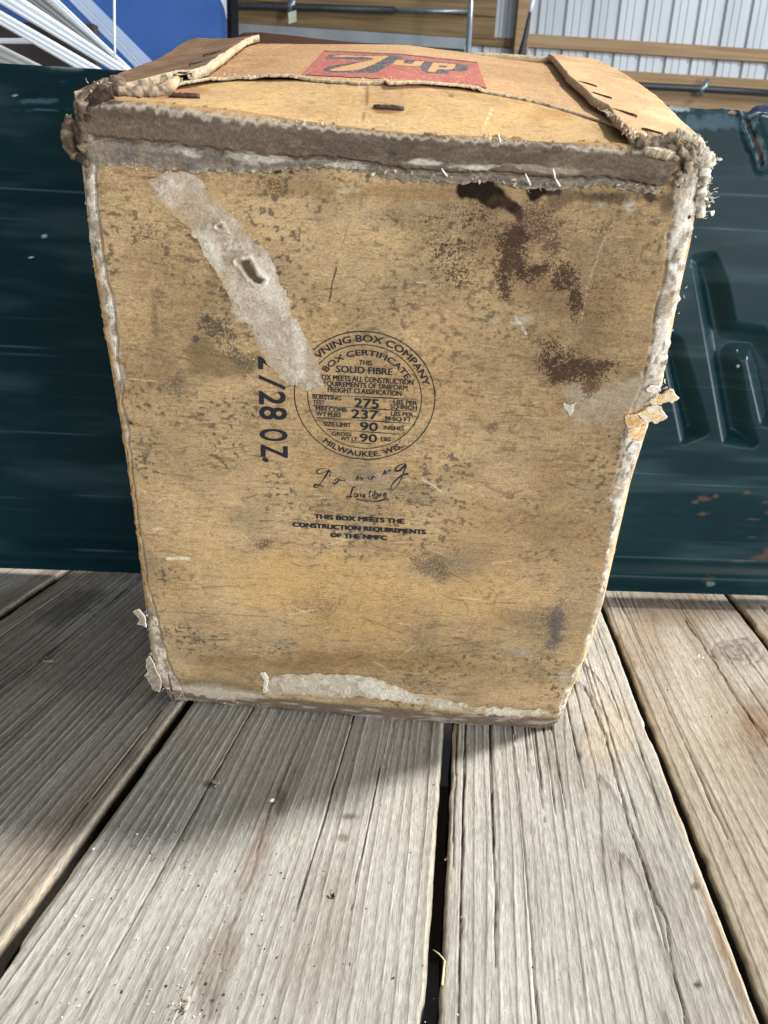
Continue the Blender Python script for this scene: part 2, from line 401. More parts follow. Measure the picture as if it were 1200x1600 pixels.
    if i == 3:
        d = line_d(X + n_e * 9, Y, [(915, 1075), (950, 1160), (985, 1300), (1040, 1440), (1070, 1600)])
        col = mixc(col, lin(62, 52, 44), (1 - ss(.5, 2.2, d)) * .75 * inview); dz = dz - .0016 * (1 - ss(.4, 2.0, d)) * inview
        blob(905, 1182, 6, 8, (86, 86, 92), .7); blob(950, 1340, 20, 60, (128, 120, 110), .5); blob(1000, 1440, 14, 24, (118, 114, 110), .5)
        blob(950, 1150, 50, 70, (190, 170, 145), .35); blob(1060, 1250, 16, 130, (150, 130, 106), .5, -.3); blob(1130, 1480, 12, 160, (150, 124, 92), .6, -.36)
        blob(1090, 1540, 7, 5, (40, 36, 32), .9); blob(1085, 1385, 8, 7, (80, 62, 48), .7)
        pass
    if i == 4:
        e = np.sqrt(((X - 1153) / 42) ** 2 + ((Y - 1017) / 20) ** 2) + n_e * .35
        col = mixc(col, lin(118, 110, 102), (1 - ss(.6, 1.1, e)) * .4 * inview); col = mixc(col, lin(84, 74, 66), ss(.5, .8, np.sin(e * 16 + n_e * 8) * .5 + .5) * (1 - ss(.7, 1.0, e)) * .45 * inview)
        col = mixc(col, lin(52, 44, 38), (1 - ss(.0, .14, np.abs(e - 1))) * .7 * inview * ss(.45, .55, fbm(X / 12, Y / 8, 2, 61)))
        dz = dz - .0012 * (1 - ss(.0, .12, np.abs(e - 1))) * inview
        blob(1000, 1000, 60, 60, (150, 128, 104), .35); blob(1185, 1130, 40, 60, (122, 92, 66), .55, 0, .9)  # the right-hand patch paints in a shadow falling there
        blob(990, 1060, 14, 110, (92, 72, 54), .5, -.38); blob(1085, 955, 120, 30, (126, 104, 82), .5)  # the wide patch paints the shadow band in front of the tailgate
        d = line_d(X + n_e * 7, Y, [(1070, 970), (1110, 1025), (1150, 1090), (1195, 1150)])
        col = mixc(col, lin(78, 62, 50), (1 - ss(.5, 2.2, d)) * .7 * inview); dz = dz - .0012 * (1 - ss(.4, 2, d)) * inview
    if i == 1:
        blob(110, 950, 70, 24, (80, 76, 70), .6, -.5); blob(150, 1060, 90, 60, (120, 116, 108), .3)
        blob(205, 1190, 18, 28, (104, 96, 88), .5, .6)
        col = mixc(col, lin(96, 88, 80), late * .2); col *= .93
    # pale arris: the bright lit edge painted into the colour
    lip = (1 - ss(.0, .0035, np.minimum(s_, W - s_)))
    col = mixc(col, lin(205, 190, 164), lip * .55 * wt)
    col = mixc(col, lin(34, 27, 22), (z.ravel() < -.0045) * .9)  # shade inside the gaps painted dark on the lower plank sides
    hi = {3: .4, 2: .2}.get(i, 0)
    zz = z.ravel() + z0 + dz * wt + .0008 * (fbm(y_ * 5, s_ * 4, 2, seed + 66) - .5)
    # nibbled edges
    nib = (fbm(y_ * 60, y_ * 0 + seed, 4, seed + 70) - .5) * .0022 + .0016 * ss(.68, .8, fbm(y_ * 25, y_ * 0 + seed, 3, seed + 71))
    x_ = x_ + nib * (1 - ss(0, .004, s_)) - nib * (1 - ss(0, .004, W - s_)) * .7
    P = np.stack([x_, y_, zz], 1).reshape(s.shape + (3,))
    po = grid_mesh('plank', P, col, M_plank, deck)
    po.data.attributes.new('Ring', 'FLOAT', 'POINT').data.foreach_set('value', ring.astype(np.float32))
    po.data.attributes.new('Amp', 'FLOAT', 'POINT').data.foreach_set('value', (amp_at * wt * (.85 if style == 'cathedral' else 1.0)).astype(np.float32))
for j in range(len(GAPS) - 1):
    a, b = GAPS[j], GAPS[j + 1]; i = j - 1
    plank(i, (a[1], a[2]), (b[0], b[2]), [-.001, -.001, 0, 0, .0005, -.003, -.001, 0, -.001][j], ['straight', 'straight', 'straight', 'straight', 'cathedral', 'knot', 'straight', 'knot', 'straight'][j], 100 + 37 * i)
# bearers under the planks, dirt floor far below
for y0 in (-.35, .392, .95):
    frame_box('bearer', (0, y0, -.037), (1, 0, 0), (0, 1, 0), (0, 0, 1), -.95, .95, -.09, .05, -.10, -.001, M_bearer, deck, .002)
gp = 30
Vg = [(-gp, -gp, -.75), (gp, -gp, -.75), (gp, gp, -.75), (-gp, gp, -.75)]
tag(raw_mesh('ground', Vg, [(0, 1, 2, 3)], M_dirt), kind='structure')

# ================================================================== steel tailgate behind the box
TA = np.array([-.41795864, .61950355, .014]); TT = np.array([.98936543, .14545116, 0.]); TN = np.array([TT[1], -TT[0], 0.])  # TN points to the camera
tg = tag(empty('steel_tailgate', tuple(TA + TT * .4)), 'dark green painted steel tailgate with pressed lettering and rust chips, standing behind the box', 'tailgate')
inv = Matrix.Translation(-tg.location)
def tg_uv(x, y):
    q = on_plane(x, y, TA, TN) - TA; return q @ TT, q[2] + TA[2]
def tailgate_panel():
    u0, u1 = -.30, 1.05; z0, z1 = .012, .4275
    us = np.concatenate([np.linspace(u0, .50, 260)[:-1], np.linspace(.50, .70, 330), np.linspace(.70, u1, 60)[1:]])
    zs = np.linspace(z0, z1, 330)
    u, z = np.meshgrid(us, zs); u = u.ravel(); z = z.ravel()
    P0 = TA[None, :2] + u[:, None] * TT[None, :2]
    X, Y = to_photo(np.concatenate([P0, z[:, None]], 1))
    # pressed letter strokes, seen from the hollow side; measured in tailgate metres
    def uvp(l): return [tg_uv(*p) for p in l]
    stem = uvp([(1083, 408), (1108, 404), (1124, 440), (1139, 512), (1185, 520), (1222, 570), (1240, 660), (1222, 662), (1190, 655), (1167, 552), (1142, 552), (1160, 655), (1172, 690), (1131, 684)])
    leg = uvp([(960, 520), (1030, 520), (1054, 536), (1072, 590), (1096, 672), (1066, 684), (1041, 560), (1000, 552)])
    rec = np.zeros_like(u)
    reg = (X > 900) & (X < 1330) & (Y > 330) & (Y < 760)
    for pl in (stem, leg):
        sd = poly_sd(u[reg], z[reg], pl)
        rec[reg] = np.maximum(rec[reg], ss(-.0065, .0095, sd))
    bow = .006 * np.sin((u - .1) * 3.0) + .004 * (fbm(u * 4, z * 5, 3, 3) - .5)
    off = bow - .0098 * rec
    off += .0016 * (fbm(u * 10, z * 12, 3, 8) - .5) * ss(.33, .43, z) * ss(.4, .6, u)
    # folded rail along the bottom
    off += .010 * (1 - ss(.030, .044, z)) + .004 * np.exp(-((z - .027) / .008) ** 2)
    # top dents on the right end
    zz = z - ss(.40, .4275, z) * (.004 * ss(.5, .62, u) * fbm(u * 40, u * 0, 4, 21) + .003 * np.exp(-((u - .628) / .006) ** 2))
    tear = [tg_uv(*p) for p in ((1161, 168), (1167, 195), (1172, 215), (1180, 236), (1186, 256))]
    dt = line_d(u + (fbm(u * 200, z * 200, 3, 4) - .5) * .004, z, tear)
    off -= .0022 * (1 - ss(0, .002, dt)) - .0016 * np.exp(-((dt - .005) / .003) ** 2)
    col = np.ones((len(u), 3)) * np.array([.0034, .0165, .0200])
    n = fbm(u * 14, z * 14, 4, 40)
    col *= (.75 + .5 * n)[:, None]
    # horizontal rub lines, scratches, chalking
    rows = fbm(u * 4, z * 900, 2, 50); seg = fbm(u * 9, z * 300, 3, 51)
    col = mixc(col, lin(52, 72, 80), ss(.66, .84, rows) * ss(.46, .68, seg) * .40)
    col = mixc(col, lin(66, 88, 96), ss(.72, .84, rows) * ss(.58, .72, seg) * .45)
    col = mixc(col, lin(70, 92, 96), ss(.5, .8, fbm(u * 9, z * 60, 4, 52)) * .20)
    fb = fbm(u * 260, z * 260, 3, 54) - .5
    def mark(cx, cy, rx, ry, rgb, a, ne=1.2):
        nonlocal col
        e = np.sqrt(((X - cx) / rx) ** 2 + ((Y - cy) / ry) ** 2) + fb * ne
        col = mixc(col, lin(*rgb), (1 - ss(.6, 1.1, e)) * a)
    for q in ((1095, 776, 14, 4), (1083, 781, 8, 3), (1114, 772, 5, 3), (1096, 799, 10, 2.5), (1162, 767, 8, 3), (1192, 781, 10, 2.5), (1198, 797, 8, 3), (1170, 808, 9, 2), (1172, 836, 6, 2), (1186, 868, 12, 5), (1192, 856, 4, 8), (1150, 872, 20, 1.6)):
        mark(*q, (84, 66, 56), .6)
    mark(1092, 894, 10, 8, (60, 46, 42), .4); mark(1098, 899, 8, 5, (90, 116, 112), .6)
    for q in ((24, 150, 3, 1.2), (98, 127, 3, 1), (68, 369, 1.4, 3), (48, 402, 1.6, 1.6), (42, 131, 5, 1), (1150, 571, 2.4, 3), (1164, 558, 2, 2.4), (1152, 548, 1.5, 2.4)):
        mark(*q, (170, 196, 200), .8)
    mark(60, 158, 34, 4, (58, 82, 90), .8); mark(70, 172, 36, 2, (58, 82, 90), .8); mark(1110, 190, 60, 14, (70, 96, 110), .5)
    mark(1060, 168, 24, 4, (150, 170, 176), .7); mark(1140, 174, 7, 2.5, (150, 130, 110), .8); mark(1195, 178, 9, 3, (140, 160, 160), .7)
    mark(1020, 170, 6, 10, (60, 34, 30), .8)
    col = mixc(col, lin(104, 74, 62), (1 - ss(.0002, .0018, dt + fb * .005)) * .45)
    col = mixc(col, lin(140, 170, 180), (1 - ss(.0, .0014, np.abs(dt - .003) + fb * .003)) * .22)
    # bright rubbed top edge
    col = mixc(col, lin(120, 140, 140), ss(.4245, .4275, z) * ss(.4, .7, fbm(u * 60, z * 0, 4, 58)) * .6)
    P = np.stack([TA[0] + TT[0] * u + TN[0] * off, TA[1] + TT[1] * u + TN[1] * off, zz], 1)
    P -= np.array(tg.location)
    nz, nu_ = len(zs), len(us)
    F = P.reshape(nz, nu_, 3)
    Bk = F - TN[None, None] * .012
    row = np.concatenate([F, F[-1:, :] - TN * .012, (Bk[::-1])[1:] if False else Bk[-2::-1][::40]], 0)
    c3 = col.reshape(nz, nu_, 3); crow = np.concatenate([c3, c3[-1:], c3[-2::-1][::40]], 0)
    o = grid_mesh('tailgate_panel', row, crow, M_steel, tg)
    return o
tailgate_panel()
def bolt(x, y, r, rgb):
    u_, z_ = tg_uv(x, y); p = TA + TT * u_; p = np.array([p[0], p[1], z_]) + TN * .0135
    V, F = tube([p - TN * .003, p, p + TN * .0012, p + TN * .002], [r, r, r * .8, r * .3], 10)
    c = np.ones((len(V), 3)) * lin(*rgb)
    return raw_mesh('bolt', [v - np.array(tg.location) for v in V], F, M_debris, tg, True, c)
bolt(1085, 904, .0019, (214, 206, 190)); 
def bolt_flat(x, y, r, rgb):
    u_, z_ = tg_uv(x, y); p = TA + TT * u_; p = np.array([p[0], p[1], z_]) + TN * .004
    V, F = tube([p - TN * .003, p, p + TN * .001], [r, r, r * .5], 10)
    raw_mesh('rivet', [v - np.array(tg.location) for v in V], F, M_debris, tg, True, np.ones((len(V), 3)) * lin(*rgb))
bolt_flat(1124, 868, .0017, (140, 126, 84))

# ================================================================== the fibreboard box (leans forward, propped by its rear flap)
BL = np.array([-.18907874, .44764781, .0005]); BU = np.array([.99635184, .08534053, 0.]); BV = np.array([.02352304, -.27463179, .9612617]); BW = np.array([-.08203458, .95775486, .27563736])
bm_ = Matrix.Identity(4)
for i in range(3): bm_[i][0] = BU[i]; bm_[i][1] = BW[i]; bm_[i][2] = BV[i]; bm_[i][3] = BL[i]
box = tag(empty('fibreboard_box', mat=bm_), 'battered tan fibreboard crate with a round printed certificate, standing on the planks', 'box')
DEP = .29
def loc2w(P):
    P = np.asarray(P); return BL + P[..., 0:1] * BU + P[..., 1:2] * BW + P[..., 2:3] * BV
def face_at(x, y, d=0.0):
    q = on_plane(x, y, BL + BW * d, BW) - BL; return q @ BU, q @ BV
_vn = [0, .03, .1, .16, .21, .27, .31, .352, .38]
def uLf(v): return np.interp(v, _vn, [0, -.0075, -.0040, -.0012, .0003, .0006, .0008, .0042, .005])
def uRf(v): return np.interp(v, [0, .02, .04, .075, .11, .156, .2, .24, .262, .3, .33, .354, .38], [.2735, .2770, .2797, .283, .2838, .2822, .2808, .2822, .2832, .2803, .2790, .2765, .2765])
# the top's sagging surface
_tu = np.array([-.01, .035, .14, .24, .2865]); _tw = np.array([-.01, 0, .02, .05, .12, .20, .30])
_tv = np.array([[.3735, .3742, .3664, .3664, .365], [.3745, .3752, .3676, .3676, .3665], [.3755, .376, .3745, .3695, .367], [.376, .3775, .3835, .3715, .368], [.377, .3785, .3845, .3752, .373], [.3775, .3785, .3835, .3752, .3757], [.3772, .3778, .3816, .3745, .3762]])
_gu = np.linspace(-.01, .2865, 160); _gw = np.linspace(-.01, .30, 170)
_a = np.stack([np.interp(_gw, _tw, _tv[:, k]) for k in range(5)], 1)
_T = np.stack([np.interp(_gu, _tu, r) for r in _a], 0)
for _ in range(40):
    p = np.pad(_T, 1, mode='reflect', reflect_type='odd'); _T = (p[:-2, 1:-1] + p[2:, 1:-1] + p[1:-1, :-2] + p[1:-1, 2:] + 2 * _T) / 6
def bilin(G, gx, gy, x, y):
    fx = np.clip((x - gx[0]) / (gx[1] - gx[0]), 0, len(gx) - 1.001); fy = np.clip((y - gy[0]) / (gy[1] - gy[0]), 0, len(gy) - 1.001)
    ix = fx.astype(int); iy = fy.astype(int); fx = fx - ix; fy = fy - iy
    return (G[iy, ix] * (1 - fx) + G[iy, ix + 1] * fx) * (1 - fy) + (G[iy + 1, ix] * (1 - fx) + G[iy + 1, ix + 1] * fx) * fy
def Tf(u, w): return bilin(_T, _gu, _gw, np.asarray(u, float), np.asarray(w, float))
def on_top(x, y, off=0.0):
    """point where the sight line meets the box top (raised by off): u, w"""
    r = sight(x, y); r = r / np.linalg.norm(r); t = np.linspace(.30, 1.1, 6000)
    q = CAM + t[:, None] * r - BL; u = q @ BU; w = q @ BW; v = q @ BV
    below = (v < Tf(u, w) + off) & (w > -.008)
    if not below.any():
        k = np.argmin(np.where(w > 0, v - Tf(u, w), 9)); return u[k], w[k]
    k = np.argmax(below); return u[k], w[k]

# ---- front panel --------------------------------------------------
TAN = lin(184, 155, 115)
na, nb = 700, 900
aa = np.concatenate([np.linspace(0, .03, 40)[:-1], np.linspace(.03, .97, na - 78), np.linspace(.97, 1, 40)[1:]])
bb = np.concatenate([np.linspace(0, .012, 24)[:-1], np.linspace(.012, .367, nb - 23)])
A, V0 = np.meshgrid(aa, bb); A = A.ravel(); V = V0.ravel()
uL = uLf(V); uR = uRf(V)
U = uL + A * (uR - uL)
FW = loc2w(np.stack([U, np.zeros_like(U), V], 1)); X, Y = to_photo(FW)
n1 = fbm(U * 60, V * 60, 4, 201) - .5; n2 = fbm(U * 240, V * 240, 4, 202) - .5; n3 = fbm(U * 900, V * 900, 3, 203) - .5
fib = fbm(U * 260, V * 1500, 4, 204); fib2 = fbm(U * 90 + n2 * .6, V * 520 + n1 * 3, 4, 205)
big = fbm(U * 16, V * 16, 4, 206); mid = fbm(U * 45, V * 60, 5, 207); spk = fbm(U * 1500, V * 1500, 2, 208)
col = np.ones((len(U), 3)) * TAN
col = mixc(col, lin(172, 140, 98), ss(.45, .70, big) * .6)
col = mixc(col, lin(202, 172, 130), ss(.50, .72, fbm(U * 22, V * 30, 4, 210)) * .6)
col = mixc(col, lin(160, 136, 104), ss(.50, .70, mid) * .42)
col = mixc(col, lin(214, 184, 136), ss(.56, .74, fib) * .40)
col = mixc(col, lin(150, 120, 84), ss(.54, .74, fib2) * .34)
col = mixc(col, lin(104, 84, 62), ss(.645, .73, fib2) * ss(.4, .6, mid) * .4)
# dirt and grey scuffing overall
dirt = fbm(U * 30, V * 40, 5, 211)
col = mixc(col, lin(134, 116, 94), ss(.54, .70, dirt) * .42)
gspk = ss(.60, .70, fbm(U * 420, V * 520, 3, 212)) * ss(.48, .64, fbm(U * 34, V * 34, 3, 213))
col = mixc(col, lin(84, 74, 66), gspk * .78)
col = mixc(col, lin(70, 58, 48), ss(.70, .78, fbm(U * 900, V * 1100, 3, 214)) * .35)
dw = np.zeros_like(U)          # relief, positive towards the viewer
SPK = np.zeros(len(U)); SPKC = np.ones((len(U), 3)) * lin(70, 56, 48)
def E_(cx, cy, rx, ry, rot=0, ne=.9, nf=None):
    c, s = math.cos(rot), math.sin(rot); dx = X - cx; dy = Y - cy
    return np.sqrt(((dx * c + dy * s) / rx) ** 2 + ((-dx * s + dy * c) / ry) ** 2) + (n1 * .8 + n2 * .7 if nf is None else nf) * ne
def blob(cx, cy, rx, ry, rgb, a, rot=0, ne=1.0, soft=.8):
    global col
    mk = 1 - ss(1 - soft, 1.05, E_(cx, cy, rx, ry, rot, ne)); col = mixc(col, lin(*rgb), mk * a); return mk
def speckle(cx, cy, rx, ry, rgb, dens, rot=0, fr=1150, sd=300):
    global SPK, SPKC
    mk = 1 - ss(.0, 1.45, E_(cx, cy, rx, ry, rot, 1.15))
    d_ = mk * min(dens, 1.3) * 1.0
    SPKC = mixc(SPKC, lin(*rgb), np.where(d_ > SPK, np.clip(d_ * 4, 0, 1), 0)); SPK = np.maximum(SPK, d_) + .10 * np.minimum(SPK, d_)
    return
    mk = 1 - ss(.1, 1.15, E_(cx, cy, rx, ry, rot, 1.1))
    q = fbm(U * fr, V * fr * .9, 3, sd)
    th = .78 - .42 * mk * dens
    col = mixc(col, lin(*rgb), ss(th - .07, th + .06, q) * (mk > .02) * .88)
def poly(pts, rgb, a, edge=5, nz=10):
    global col
    mk = ss(-edge, edge, poly_sd(X, Y, pts) + n1 * nz + n2 * nz * 1.3); col = mixc(col, lin(*rgb), mk * a); return mk
def stroke(pts, rgb, a, w=1.2, jit=4, brk=.0):
    global col
    mk = 1 - ss(w * .5, w * 1.5, line_d(X + n2 * jit, Y + n1 * jit, pts))
    if brk: mk = mk * ss(brk - .08, brk + .08, fbm(U * 300, V * 300, 3, 260))
    col = mixc(col, lin(*rgb), mk * a); return mk
# tonal regions
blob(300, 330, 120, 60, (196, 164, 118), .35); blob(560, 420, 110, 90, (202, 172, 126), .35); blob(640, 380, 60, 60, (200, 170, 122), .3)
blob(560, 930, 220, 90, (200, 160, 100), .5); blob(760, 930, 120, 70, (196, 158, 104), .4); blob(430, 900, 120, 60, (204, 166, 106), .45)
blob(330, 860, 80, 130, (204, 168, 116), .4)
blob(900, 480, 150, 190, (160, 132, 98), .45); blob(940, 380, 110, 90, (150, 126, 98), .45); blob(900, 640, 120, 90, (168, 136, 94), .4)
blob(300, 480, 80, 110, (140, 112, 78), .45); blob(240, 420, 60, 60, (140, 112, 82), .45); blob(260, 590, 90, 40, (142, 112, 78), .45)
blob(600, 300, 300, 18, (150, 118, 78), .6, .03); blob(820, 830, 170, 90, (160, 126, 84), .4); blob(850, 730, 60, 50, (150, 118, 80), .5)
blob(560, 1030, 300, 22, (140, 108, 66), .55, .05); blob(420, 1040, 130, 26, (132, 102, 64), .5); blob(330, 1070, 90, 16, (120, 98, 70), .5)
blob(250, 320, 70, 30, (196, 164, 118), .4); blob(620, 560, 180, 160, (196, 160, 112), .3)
# brown patch with a straight right edge
poly([(315, 520), (352, 552), (403, 556), (404, 586), (350, 588), (300, 580), (285, 545)], (104, 86, 62), .65, 6, 16)
speckle(335, 510, 40, 26, (62, 58, 52), .9, .6); speckle(370, 560, 44, 20, (70, 66, 58), .8, .7); speckle(275, 600, 30, 34, (66, 64, 60), .8); speckle(325, 500, 9, 12, (44, 44, 44), 1.2); speckle(306, 528, 8, 7, (50, 50, 50), 1.2)
speckle(236, 362, 44, 26, (88, 70, 50), .7); speckle(360, 440, 40, 30, (96, 82, 66), .4); speckle(250, 480, 30, 60, (96, 76, 54), .5)
blob(243, 490, 10, 56, (112, 86, 56), .5)
# black mould stains along the top
mk = poly([(716, 290), (728, 281), (748, 277), (768, 280), (788, 296), (806, 313), (818, 322), (822, 336), (812, 350), (800, 334), (780, 326), (758, 324), (738, 314), (720, 312), (712, 302)], (20, 13, 12), .98, 3, 9)
mk = poly([(822, 302), (828, 286), (845, 279), (862, 283), (874, 292), (872, 302), (850, 306), (836, 320), (824, 316)], (14, 10, 11), .98, 3, 8)
poly([(858, 298), (890, 296), (905, 306), (880, 318), (862, 330), (850, 318)], (66, 50, 44), .7, 6, 14)
poly([(1000, 300), (1018, 298), (1030, 312), (1016, 318)], (30, 26, 26), .9, 3, 8); poly([(905, 302), (975, 304), (970, 316), (910, 312)], (50, 40, 36), .75, 5, 14)
blob(1045, 318, 26, 24, (62, 56, 50), .7); blob(1055, 305, 14, 40, (70, 62, 56), .5)
SP = (40, 23, 22)
speckle(700, 395, 62, 66, SP, .62, .5); speckle(740, 345, 70, 40, SP, .62, .2); speckle(690, 345, 44, 26, SP, .55); speckle(712, 420, 30, 36, SP, .75)
speckle(835, 350, 60, 44, (74, 50, 44), .80); speckle(800, 405, 30, 54, SP, 1.15, .25); speckle(806, 372, 24, 24, SP, 1.2); speckle(842, 425, 44, 20, SP, 1.05, -.35); speckle(880, 430, 30, 34, SP, .95)
speckle(898, 470, 16, 34, SP, 1.05); speckle(790, 452, 14, 22, SP, 1.0); speckle(860, 380, 40, 30, (80, 56, 48), .8); speckle(925, 358, 60, 22, (76, 54, 46), .75, -.1); speckle(960, 400, 60, 70, (92, 70, 58), .5)
speckle(930, 470, 60, 60, (86, 62, 52), .55); speckle(980, 430, 40, 20, (86, 60, 50), .6); speckle(988, 350, 30, 24, (90, 68, 58), .5)
speckle(860, 540, 60, 22, SP, .75, .35); speckle(900, 575, 64, 26, SP, 1.05, .25); speckle(870, 580, 30, 22, SP, 1.0); speckle(940, 570, 36, 14, SP, 1.05, -.1); speckle(920, 605, 26, 22, (80, 54, 46), .9); speckle(850, 565, 22, 30, SP, .9)
speckle(880, 660, 60, 50, (110, 84, 62), .45); speckle(905, 690, 40, 24, (100, 76, 58), .5)
speckle(430, 266, 24, 6, (22, 15, 15), 1.6, .05, 800); speckle(430, 292, 34, 22, (90, 66, 46), .75); speckle(270, 274, 28, 8, (66, 52, 44), 1.1, 0, 900); speckle(455, 268, 9, 5, (20, 14, 14), 1.7)
speckle(655, 350, 30, 60, (86, 60, 48), .3)
# grey smudges
speckle(665, 885, 44, 28, (72, 66, 60), .75, .3); speckle(720, 880, 50, 20, (104, 96, 88), .55); blob(690, 885, 70, 34, (128, 110, 88), .5)
blob(868, 985, 16, 52, (100, 92, 88), .75, .12); speckle(862, 990, 34, 70, (74, 70, 68), .8, .15); speckle(830, 960, 40, 20, (84, 78, 72), .6); speckle(880, 930, 24, 60, (96, 88, 80), .5)
speckle(735, 1000, 40, 20, (96, 84, 66), .5); speckle(800, 900, 30, 16, (96, 82, 66), .5); speckle(845, 905, 20, 14, (104, 74, 52), .7)
speckle(410, 850, 26, 12, (70, 56, 50), .9, -.3); speckle(470, 810, 34, 12, (92, 84, 76), .7, -.2); speckle(770, 665, 16, 14, (92, 70, 60), .9); speckle(640, 690, 60, 40, (88, 84, 78), .55); blob(580, 745, 60, 26, (140, 124, 106), .5); speckle(580, 740, 60, 20, (110, 102, 92), .6)
speckle(500, 780, 40, 30, (84, 78, 72), .45); speckle(555, 760, 30, 16, (90, 84, 78), .6); speckle(640, 770, 50, 30, (92, 84, 76), .5)
speckle(500, 950, 60, 40, (96, 80, 62), .6); speckle(420, 1000, 60, 22, (110, 92, 70), .5); blob(440, 1000, 30, 14, (150, 136, 114), .5); speckle(380, 650, 40, 80, (100, 84, 64), .4)
speckle(720, 560, 20, 10, (104, 98, 92), .8); speckle(735, 645, 20, 10, (120, 104, 84), .6); speckle(650, 620, 30, 60, (110, 92, 70), .3)
# pale scuffs
blob(815, 500, 26, 8, (206, 194, 172), .75, -.3); blob(888, 641, 12, 13, (208, 200, 184), .85); blob(985, 318, 12, 20, (206, 196, 180), .85); blob(938, 320, 16, 8, (190, 180, 160), .7); blob(770, 500, 14, 5, (196, 184, 160), .6)
blob(812, 1018, 46, 9, (176, 160, 136), .8, .25); blob(880, 1056, 11, 18, (186, 172, 150), .85, .1); blob(660, 325, 12, 9, (182, 166, 140), .6)
stroke([(262, 872), (294, 872)], (220, 206, 178), .9, 2.5, 8); stroke([(240, 826), (256, 824)], (214, 200, 172), .7, 2, 6); stroke([(660, 745), (690, 766)], (214, 198, 168), .8, 1.6, 6)
stroke([(958, 348), (936, 392), (920, 440), (908, 500)], (206, 186, 150), .85, 1.2, 5, .35); stroke([(820, 520), (806, 494)], (222, 214, 196), .9, 2, 8); stroke([(530, 300), (560, 296)], (190, 176, 150), .6, 4, 10)
# long dark scratches
for p_ in ([(543, 352), (528, 405), (515, 470)], [(230, 345), (330, 352)], [(560, 960), (680, 1008), (770, 1000)], [(700, 930), (735, 945)], [(272, 905), (300, 1000)], [(640, 1020), (690, 1060)], [(560, 470), (640, 462)], [(300, 565), (250, 545)], [(365, 625), (410, 600)], [(480, 830), (440, 850)], [(270, 920), (400, 912)], [(240, 955), (420, 962)], [(658, 845), (659, 862)]):
    stroke(p_, (92, 70, 48), .45, .9, 6, .4)
stroke([(526, 418), (519, 445), (515, 470)], (52, 40, 32), .85, 1.2, 2)
stroke([(180, 630), (190, 645), (196, 652), (206, 661)], (70, 40, 30), .9, 2.8, 5); blob(204, 660, 6, 4, (58, 32, 26), .9)
r_ = random.Random(31)
for k in range(150):
    cx = r_.uniform(180, 1020); cy = r_.uniform(300, 1060); L = r_.uniform(8, 46); an = r_.gauss(.05, .35)
    reg = (np.abs(X - cx) < L + 8) & (np.abs(Y - cy) < L + 8)
    dd = line_d(X[reg] + n2[reg] * 6, Y[reg] + n1[reg] * 10, [(cx - L / 2 * math.cos(an), cy - L / 2 * math.sin(an)), (cx + L / 2 * math.cos(an), cy + L / 2 * math.sin(an))])
    c_ = lin(*((222, 198, 156) if r_.random() < .35 else (88, 66, 44)))
    col[reg] = mixc(col[reg], c_, (1 - ss(.4, 1.3, dd)) * r_.uniform(.25, .7))
# worn edges: grey pulp showing
PULP = lin(176, 164, 148); PULPD = lin(126, 114, 100)
dl = U - uL; dr = uR - U
en = n1 * .006 + n2 * .006
wl = np.interp(V, [0, .02, .05, .09, .11, .16, .21, .25, .28, .31, .33, .352, .38], [.016, .016, .011, .008, .004, .003, .0045, .006, .0085, .008, .0075, .008, .009])
wr = np.interp(V, [0, .04, .08, .12, .17, .21, .235, .25, .29, .33, .36, .38], [.005, .006, .0035, .004, .007, .010, .012, .011, .0105, .0105, .010, .010])
ml = ss(-.0012, .0012, wl - dl + en); mr_ = ss(-.0012, .0012, wr - dr + en * .8)
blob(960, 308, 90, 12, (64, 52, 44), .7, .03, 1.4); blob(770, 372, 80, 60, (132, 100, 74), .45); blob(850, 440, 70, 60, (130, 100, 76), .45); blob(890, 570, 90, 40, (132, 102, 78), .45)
col = mixc(col, lin(196, 186, 170), ml * np.interp(V, [0, .1, .2, .25, .4], [.9, .6, .55, .95, 1])); col = mixc(col, lin(190, 180, 166), mr_ * .95)
pn = fbm(U * 200, V * 120, 4, 221)
col = mixc(col, PULPD, ml * ss(.42, .62, pn) * .85); col = mixc(col, lin(132, 120, 106), mr_ * ss(.42, .60, pn) * .8)
sp2 = fbm(U * 300, V * 160, 4, 223); col = mixc(col, lin(160, 130, 92), np.maximum(ml * (.35 + .5 * (V < .24)), mr_ * .55) * ss(.54, .64, sp2) * .7); col = mixc(col, lin(86, 72, 60), np.maximum(ml, mr_) * ss(.62, .70, fbm(U * 500, V * 260, 3, 224)) * .6)
col = mixc(col, lin(222, 214, 200), np.maximum(ml * (V > .2), mr_) * ss(.55, .75, fbm(U * 380, V * 200, 4, 222)) * .7)
col = mixc(col, lin(186, 150, 100), (1 - ss(.002, .006, dl + en * .5)) * (V > .09) * (V < .31) * .8)
col = mixc(col, lin(206, 174, 116), (1 - ss(.001, .003, dr + en * .4)) * (V < .2) * .8)  # lit yellow of the side painted along the lower right edge
